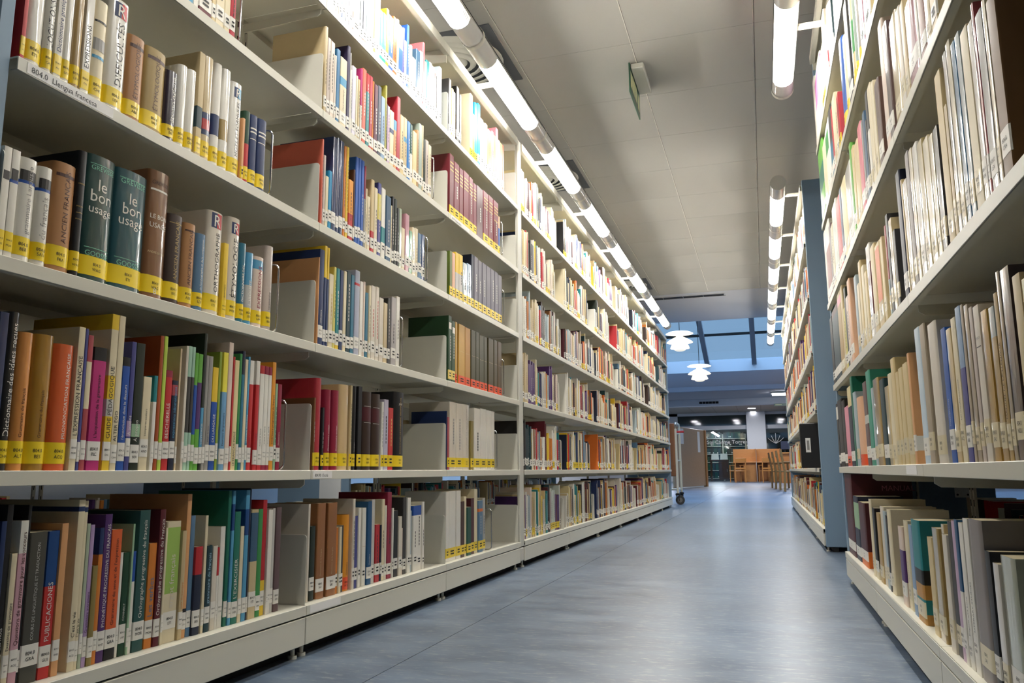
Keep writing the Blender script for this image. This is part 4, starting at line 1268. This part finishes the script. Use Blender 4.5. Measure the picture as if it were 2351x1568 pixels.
for n, (xa, xb) in enumerate(((-2.75, -1.75), (-1.74, -.74))):
    r = empty('archive_bookcase', ((xa+xb)/2, 37.9, 0), ['dark archive bookcase behind the lettered glass, left one', 'dark archive bookcase behind the lettered glass, by the white column'][n], 'bookcase', 'bookcases behind the glass'); og = ((xa+xb)/2, 37.9, 0)
    mb = MB(); mb.box(xa, xa+.02, 37.7, 38.1, 0, 2.1, STEEL); mb.box(xb-.02, xb, 37.7, 38.1, 0, 2.1, STEEL); mb.box(xa, xb, 38.09, 38.1, 0, 2.1, DK); mb.build('carcass', r, og)
    for k in range(6):
        mb = MB(); mb.box(xa+.02, xb-.02, 37.7, 38.08, .08+.36*k, .105+.36*k, STEEL); mb.build('shelf', r, og)
    for k in range(6):
        bm = MB(); x = xa+.03
        while x < xb-.1:
            w = random.uniform(.05, .09); h = random.uniform(.24, .31); bm.box(x, x+w, 37.74, 38.0, .106+.36*k, .106+.36*k+h, pmat(random.choice(['dgb', 'dt', 'dg', 'bk', 'dgn'])))
            if random.random() < .25: bm.box(x+.01, x+w-.01, 37.737, 37.74, .15+.36*k, .2+.36*k, TAGW)
            x += w+.002
        o = bm.build('archive_volumes'); tag(o, 'row of dark archive volumes on %s, %s bookcase behind the glass' % (RS[k], ['left', 'right'][n]), 'books', 'archive volumes', 'stuff')
CON = wood('dark_wood', '5c3324')
r = empty('console_cabinet', (-2.2, 35.9, 0), 'dark brown wooden console cabinet behind the glass wall', 'cabinet'); og = (-2.2, 35.9, 0)
mb = MB(); mb.box(fx(1625), fx(1671), 35.7, 36.1, .86, .92, CON, .006); mb.build('top', r, og)
mb = MB(); mb.box(fx(1646), fx(1669), 35.72, 36.08, .06, .86, CON); mb.build('body', r, og)
mb = MB(); mb.box(fx(1648), fx(1667), 35.7, 35.72, .12, .8, CON, .006); d_ = mb.build('door', r, og)
mb = MB(); mb.box(fx(1665), fx(1666), 35.68, 35.7, .4, .52, SATIN); mb.build('handle', d_)
d_.children[0].location = (2.2, -35.9, 0)
mb = MB(); mb.box(fx(1626), fx(1630), 35.75, 36.05, 0, .86, CON); mb.build('leg', r, og)
for n, (ua, ub) in enumerate(((1629, 1647), (1650, 1668))):
    mb = MB(); a, b = fx(ua), fx(ub); z0 = .922
    mb.poly([(a, 35.78, z0), (b, 35.78, z0), (b-.02, 35.95, z0+.26), (a+.01, 35.95, z0+.26)], WHITEP); mb.box(a, b, 35.74, 35.8, z0-.002, z0+.012, WHITEP)
    mb.poly([(a+.01, 35.96, z0+.26), (b-.02, 35.96, z0+.26), (b, 35.99, z0), (a, 35.99, z0)], WHITEP)
    tag(mb.build('open_book'), 'white open display book on the dark console, %s of the two' % ['left', 'right'][n], 'book', 'open books on the console')
# study desks
OAK = wood('oak', 'b98045'); OAKD = wood('oak_dark', '9a6434')
def carrel(xa, xb, y, label):
    r = empty('study_carrel', ((xa+xb)/2, y, 0), label, 'desk', 'study carrels'); og = ((xa+xb)/2, y, 0)
    mb = MB(); mb.box(xa, xb, y+.55, y+.58, .02, 1.29, OAK, .004); mb.build('back_panel', r, og)
    mb = MB(); mb.box(xa, xb, y, y+.55, .75, .785, OAK, .004); mb.build('desk_top', r, og)
    for k, x in ((0, xb-.03), (1, xb-.48)):
        mb = MB(); mb.box(x, x+(.03 if k == 0 else .45), y+.04+.1*k, y+.55, .02, .75, OAK if k else OAKD); mb.build('side_panel', r, og)
    mb = MB(); mb.box(xb-.015, xb+.015, y+.1, y+.55, .785, 1.29, OAK); mb.build('divider', r, og)
    mb = MB(); mb.box(xa, xb, y+.5, y+.53, .02, .72, OAKD); mb.build('modesty_panel', r, og)
carrel(-1.16, -.29, 32.6, 'light wooden study carrel left of the shared divider'); carrel(-.27, .62, 32.6, 'light wooden study carrel right of the shared divider')
def chair(x, y, rz, label):
    r = empty('wooden_chair', (x, y, 0), label, 'chair', 'wooden reading chairs', rz)
    for sx_ in (-1, 1):
        mb = MB(); mb.tube([(sx_*.22, .2, 0), (sx_*.22, .2, .64)], .02, OAK, 8); mb.build('leg', r, smooth=40)
        mb = MB(); mb.tube([(sx_*.21, -.22, 0), (sx_*.21, -.2, .45), (sx_*.21, -.27, .93)], .021, OAK, 8); mb.build('leg', r, smooth=40)
        mb = MB(); mb.box(sx_*.22-.025, sx_*.22+.025, -.23, .24, .635, .66, OAK, .008); mb.build('armrest', r)
    mb = MB(); mb.box(-.22, .22, -.21, .22, .42, .455, OAK, .01); mb.build('seat', r)
    mb = MB(); mb.box(-.22, .22, -.285, -.255, .78, .93, OAK, .008); mb.build('back_rail', r)
    mb = MB(); mb.box(-.2, .2, -.235, -.215, .5, .56, OAK, .006); mb.build('lower_rail', r)
chair(-.98, 32.25, .5, 'wooden armchair at the left study carrel'); chair(.08, 32.2, .3, 'wooden armchair at the right study carrel')
for k, (x, y) in enumerate(((.64, 19.1), (.56, 20.3), (.48, 21.5), (.4, 22.7))):
    chair(x, y, -PI/2, 'wooden armchair beside the reading tables, %s of the row of four' % ['nearest', 'second', 'third', 'farthest'][k])
for k, y in enumerate((19.9, 21.9)):
    r = empty('reading_table', (1.5, y, 0), 'wooden reading table right of the chairs, %s one' % ['nearer', 'farther'][k], 'table', 'reading tables'); og = (1.5, y, 0)
    mb = MB(); mb.box(.86, 2.1, y-.95, y+.95, .72, .76, OAK, .006); mb.build('table_top', r, og)
    for a in (.95, 2.0):
        for c in (-.85, .85):
            mb = MB(); mb.box(a-.03, a+.03, y+c-.03, y+c+.03, 0, .72, OAK); mb.build('leg', r, og)
r = empty('monitor', (.75, 30.6, .0), 'blue-black computer monitor on a desk at the far right', 'monitor'); og = (.75, 30.6, 0)
mb = MB(); mb.box(.62, .9, 30.6, 30.64, 1.2, 1.5, pmat('dnv'), .006); mb.build('screen', r, og)
mb = MB(); mb.box(.74, .78, 30.64, 30.68, 1.1, 1.3, BLACK); mb.box(.66, .86, 30.55, 30.75, 1.09, 1.1, BLACK); mb.build('stand', r, og)
r = empty('service_counter', (1.1, 30.6, 0), 'wooden service counter under the computer monitor', 'counter'); og = (1.1, 30.6, 0)
mb = MB(); mb.box(.55, 2.2, 30.3, 30.9, 1.05, 1.09, OAK); mb.build('counter_top', r, og)
mb = MB(); mb.box(.58, 2.2, 30.35, 30.85, 0, 1.05, OAKD); mb.build('counter_front', r, og)
# wooden screen panel with notices
PLY = wood('pale_ply', 'b99a78', rough=.3)
p0, p1 = Vector((-2.3, 21.6)), Vector((-1.66, 24.7)); dv = (p1-p0).normalized(); nv_ = Vector((dv.y, -dv.x)); ang = math.atan2(dv.y, dv.x)
r = empty('partition_screen', (p0.x, p0.y, 0), 'tall pale wooden partition screen with papers taped on it', 'screen', rz=ang); LN = (p1-p0).length
mb = MB(); mb.box(0, LN-.16, -.02, .02, .03, 1.66, PLY, .004); mb.build('panel', r)
mb = MB(); mb.box(LN-.16, LN, -.05, .05, .0, 1.66, OAK, .004); mb.build('end_upright', r)
mb = MB(); mb.box(0, .1, -.03, .03, 0, .03, OAKD); mb.build('foot', r)
for n, (a, b, z0, z1) in enumerate(((.45, .95, 1.2, 1.62), (2.3, 2.55, 1.0, 1.6))):
    q = [p0+dv*t+nv_*.022 for t in (a, b)]
    mb = MB(); mb.poly([(q[0].x, q[0].y, z0), (q[1].x, q[1].y, z0), (q[1].x, q[1].y, z1), (q[0].x, q[0].y, z1)], WHITEP)
    tag(mb.build('notice'), ['white notice sheet on the near part of the wooden screen', 'narrow white notice on the far edge of the wooden screen'][n], 'notice')
# book trolley
r = empty('book_trolley', (-1.36, 12.0, 0), 'book trolley with brown side panel and black castors past the left shelves', 'trolley'); og = (-1.36, 12.0, 0)
TR = mat('trolley_paint', 'cfcab8', .35, noise=0)
for k, (xx, yy) in enumerate(((-1.56, 11.75), (-1.2, 11.75), (-1.56, 12.3), (-1.2, 12.3))):
    mb = MB(); mb.box(xx-.016, xx+.016, yy-.016, yy+.016, .16, 1.08, TR, .004); mb.build('post', r, og)
    mb = MB(); mb.box(xx-.03, xx+.03, yy-.045, yy+.045, .13, .16, BLACK, .004); mb.box(xx-.022, xx-.014, yy-.03, yy+.03, .05, .135, BLACK); mb.box(xx+.014, xx+.022, yy-.03, yy+.03, .05, .135, BLACK); cb = mb.build('castor', r, og)
    mb = MB(); dx, dy = (0, .013) if k in (1, 2) else (.013, 0); off = .03 if k == 1 else 0
    for rr_, q_, mm_ in ((.064, 1, mat('rubber', '34322f', .6)), (.034, 1.2, mat('hub', '6d6a64', .5))):
        mb.tube([(xx+off-dx*q_, yy-dy*q_, .0645), (xx+off+dx*q_, yy+dy*q_, .0645)], rr_, mm_, 28)
    wv = mb.build('wheel', cb, smooth=40); wv.location = (0, 0, 0)
    wv.data.transform(Matrix.Translation((-og[0], -og[1], 0)))
for z in (.2, .62, 1.02):
    mb = MB(); mb.box(-1.56, -1.2, 11.77, 12.28, z, z+.02, TR); mb.build('tray', r, og)
mb = MB(); mb.box(-1.55, -1.215, 11.725, 11.75, .4, 1.16, wood('brown_board', '8a5a34'), .006); mb.build('side_panel', r, og)
mb = MB(); mb.tube([(-1.2, 11.75, 1.06), (-1.2, 11.75, 1.14), (-1.2, 11.8, 1.17), (-1.2, 12.25, 1.17), (-1.2, 12.3, 1.14), (-1.2, 12.3, 1.06)], .012, TR, 8); mb.build('handle', r, og, smooth=60)
mb = MB(); mb.box(-1.2, -1.08, 11.74, 11.76, 1.02, 1.05, pmat('crd'), .005); mb.build('red_lever', r, og)
# pendant lamps
SH = mat('lamp_shade', 'fbf6e6', .5, noise=0, emit=.4, ehx='fff0d0')
BULB = mat('bulb', 'ffffff', .3, noise=0, emit=70, ehx='ffeed4')
for n, (x, y, z) in enumerate(((-1.368, 14.8, 2.0), (-1.205, 17.2, 1.665), (-3.6, 14.8, 2.0), (-3.6, 17.2, 2.0), (1.9, 14.8, 2.0), (1.9, 17.2, 2.0))):  # last four are unseen extra lamps, added to brighten the atrium
    Z = z+CAMH+.52
    if n != 1: Z = (1077.5-765)/1819.6*14.8*.985+CAMH
    else: Z = (1077.5-843)/1819.6*17.2*.985+CAMH
    r = empty('pendant_lamp', (x, y, Z), ['tiered cream pendant lamp near the shelf end, nearer and higher of two', 'tiered cream pendant lamp hanging below the skylight bar, farther of two', 'unseen pendant lamp added to light the atrium, left of the nearer one', 'unseen pendant lamp added to light the atrium, left of the farther one', 'unseen pendant lamp added to light the atrium, right of the nearer one', 'unseen pendant lamp added to light the atrium, right of the farther one'][n], 'lamp', 'tiered pendant lamps')
    for prof in ([(.25, 0), (.252, -.004), (.2, .025), (.1, .04), (.02, .045)], [(.05, -.08), (.09, -.07), (.2, -.13), (.243, -.165), (.24, -.17), (.19, -.14), (.09, -.085)], [(.12, -.15), (.135, -.18), (.165, -.24), (.178, -.275), (.174, -.277), (.13, -.2)], [(.1, -.26), (.098, -.31), (.07, -.325), (0, -.328)]):
        mb = MB(); mb.lathe(prof, (0, 0, 0), SH, 36); mb.build('shade', r, smooth=50)
    mb = MB(); mb.lathe([(.02, .05), (.06, -.02), (.07, -.09), (.05, -.16)], (0, 0, 0), SH, 20); mb.build('stem', r, smooth=50)
    mb = MB(); mb.lathe([(.0, -.17), (.03, -.175), (.04, -.2), (.03, -.23), (0, -.24)], (0, 0, 0), BULB, 16); mb.build('bulb', r, smooth=50)
    zt = zg(y)-.05-Z
    mb = MB(); mb.tube([(0, 0, .04), (0, 0, zt)], .006, BLACK, 6); mb.build('cord', r)
# ceiling fittings
def diffuser(x, y, label):
    r = empty('ceiling_diffuser', (x, y, CEIL), label, 'vent', 'round ceiling diffusers')
    mb = MB(); mb.box(-.29, .29, -.29, .29, -.004, 0, mat('diffuser_dark', '55585c', .6)); mb.build('plate', r)
    for k in range(5):
        R_ = .26-.048*k; mb = MB(); mb.lathe([(R_, -.004), (R_-.012, -.016), (R_-.03, -.02), (R_-.034, -.014), (R_-.02, -.006)], (0, 0, 0), PLATE, 32); mb.build('ring', r, smooth=50)
diffuser(-1.45, 3.65, 'round ceiling diffuser above the left shelves, nearest the camera'); diffuser(-1.45, 5.45, 'round ceiling diffuser above the left shelves, in the middle'); diffuser(-1.45, 9.1, 'round ceiling diffuser above the left shelves, farthest away')
r = empty('exit_sign', (-.53, 4.12, CEIL), 'green exit sign plate hanging from the ceiling over the aisle', 'sign'); og = (-.53, 4.12, CEIL)
mb = MB(); mb.box(-.565, -.495, 3.96, 4.28, CEIL-.03, CEIL, PLATE, .004); mb.build('housing', r, og)
GS = mat('sign_green', '2f5a44', .3, noise=0); PS = mat('sign_pale', 'cfd2a0', .4, noise=0)
mb = MB(); mb.box(-.572, -.566, 3.94, 4.3, CEIL-.17, CEIL-.004, GS)
for a, b in ((3.965, 4.015), (4.025, 4.07), (4.08, 4.125), (4.135, 4.18)): mb.box(-.5655, -.5648, a, b, CEIL-.13, CEIL-.04, PS)
mb.box(-.5655, -.5648, 4.215, 4.27, CEIL-.14, CEIL-.05, PS); mb.build('sign_plate', r, og)
DL = mat('downlight_glow', 'ffffff', .3, noise=0, emit=130, ehx='f6f8ff')
k = 0
for u, v, side_ in ((1625, 947, 'left'), (1633, 955.5, 'left'), (1728, 937, 'right'), (1731, 945, 'right')):
    Y = 2.4/((1077.5-v)*.000521); X = (.003+.000507*(u-1754.7))*Y; k += 1
    r = empty('downlight', (X, Y, 2.4+CAMH), 'round white ceiling downlight at the far end, %s pair, %s one' % (side_, 'nearer' if k % 2 else 'farther'), 'light', 'far downlights')
    mb = MB(); mb.lathe([(.0, -.006), (.15, -.006)], (0, 0, 0), DL, 24); mb.build('lens', r)
    mb = MB(); mb.lathe([(.15, 0), (.15, -.012), (.175, -.012), (.18, 0)], (0, 0, 0), SATIN, 24); mb.build('trim_ring', r)
for k, (X, Y) in enumerate(((-3.2, 27.2), (-1.2, 27.2), (.9, 27.2), (-3.2, 29.4), (-1.2, 29.4), (.9, 29.4))):  # extra downlights hidden by the beam, added to brighten the far hall
    r = empty('downlight', (X, Y, 2.4+CAMH), 'unseen downlight added behind the far beam to brighten the hall, %s row, %s' % (['nearer', 'farther'][k//3], ['left', 'middle', 'right'][k % 3]), 'light', 'far downlights')
    mb = MB(); mb.lathe([(.0, -.006), (.15, -.006)], (0, 0, 0), DL, 24); mb.build('lens', r)
    mb = MB(); mb.lathe([(.15, 0), (.15, -.012), (.175, -.012), (.18, 0)], (0, 0, 0), SATIN, 24); mb.build('trim_ring', r)
mb = MB(); mb.box(.33, 1.5, 23.2, 23.5, 2.05+CAMH, 2.09+CAMH, mat('strip_glow', 'ffffff', .3, noise=0, emit=10, ehx='f6f8ff')); mb.box(.3, 1.53, 23.17, 23.53, 2.09+CAMH, 2.138+CAMH, PLATE)
tag(mb.build('strip_light'), 'bright strip light under the far beam at right', 'light')
mb = MB(); mb.prism([(fx(1630), fz(988)), (fx(1634), fz(986)), (fx(1650), fz(996)), (fx(1646), fz(998))], 'y', 36.3, 36.36, DL)
tag(mb.build('archive_lamp'), 'short slanting white lamp behind the dark lettered glass', 'light')
mb = MB(); mb.box(.38, .9, 24.9, 24.96, 1.86+CAMH, 1.94+CAMH, GS); mb.box(.42, .6, 24.893, 24.9, 1.885+CAMH, 1.915+CAMH, PS)
tag(mb.build('exit_sign_far'), 'small dark green exit sign under the far beam', 'sign')
bpy.data.objects['exit_sign_far'].name = 'exit_sign.001'
mb = MB(); mb.box(-1.8, -1.22, 24.985, 25, 2.0+CAMH, 2.07+CAMH, BLACK)
for q in range(7): mb.box(-1.8+q*.097-.004, -1.8+q*.097+.004, 24.98, 24.985, 2.0+CAMH, 2.07+CAMH, SATIN)
tag(mb.build('beam_vent'), 'black slotted vent grille on the far beam', 'vent')
# ------------------------------------------------------------------ world, camera, view
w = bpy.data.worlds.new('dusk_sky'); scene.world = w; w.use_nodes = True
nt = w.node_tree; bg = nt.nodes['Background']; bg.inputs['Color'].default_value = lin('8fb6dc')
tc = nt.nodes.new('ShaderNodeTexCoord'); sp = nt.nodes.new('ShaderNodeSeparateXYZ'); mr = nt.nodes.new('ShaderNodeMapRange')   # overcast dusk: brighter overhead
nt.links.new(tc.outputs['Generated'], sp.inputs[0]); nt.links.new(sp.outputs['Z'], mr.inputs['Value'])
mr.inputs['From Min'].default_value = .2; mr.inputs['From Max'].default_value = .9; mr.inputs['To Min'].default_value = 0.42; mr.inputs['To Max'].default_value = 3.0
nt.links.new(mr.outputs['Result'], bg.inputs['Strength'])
cam = bpy.data.cameras.new('camera'); co = bpy.data.objects.new('camera', cam); COL.objects.link(co); scene.camera = co
cam.sensor_width = 36; cam.lens = 1819.58*36/2351; cam.clip_start = .02; cam.clip_end = 200
pi_, ya, ro = math.radians(9.2986), math.radians(17.37986), math.radians(-.4035)
fwd = Vector((-math.sin(ya)*math.cos(pi_), math.cos(ya)*math.cos(pi_), math.sin(pi_))); rt = Vector((math.cos(ya), math.sin(ya), 0)); up = rt.cross(fwd)
r2 = rt*math.cos(ro)+up*math.sin(ro); u2 = up*math.cos(ro)-rt*math.sin(ro)
M = Matrix((r2, u2, -fwd)).transposed().to_4x4(); M.translation = Vector((0, 0, CAMH)); co.matrix_world = M
vs = scene.view_settings; vs.view_transform = 'Standard'; vs.look = 'None'; vs.exposure = 1.0; vs.gamma = 1; vs.use_curve_mapping = False
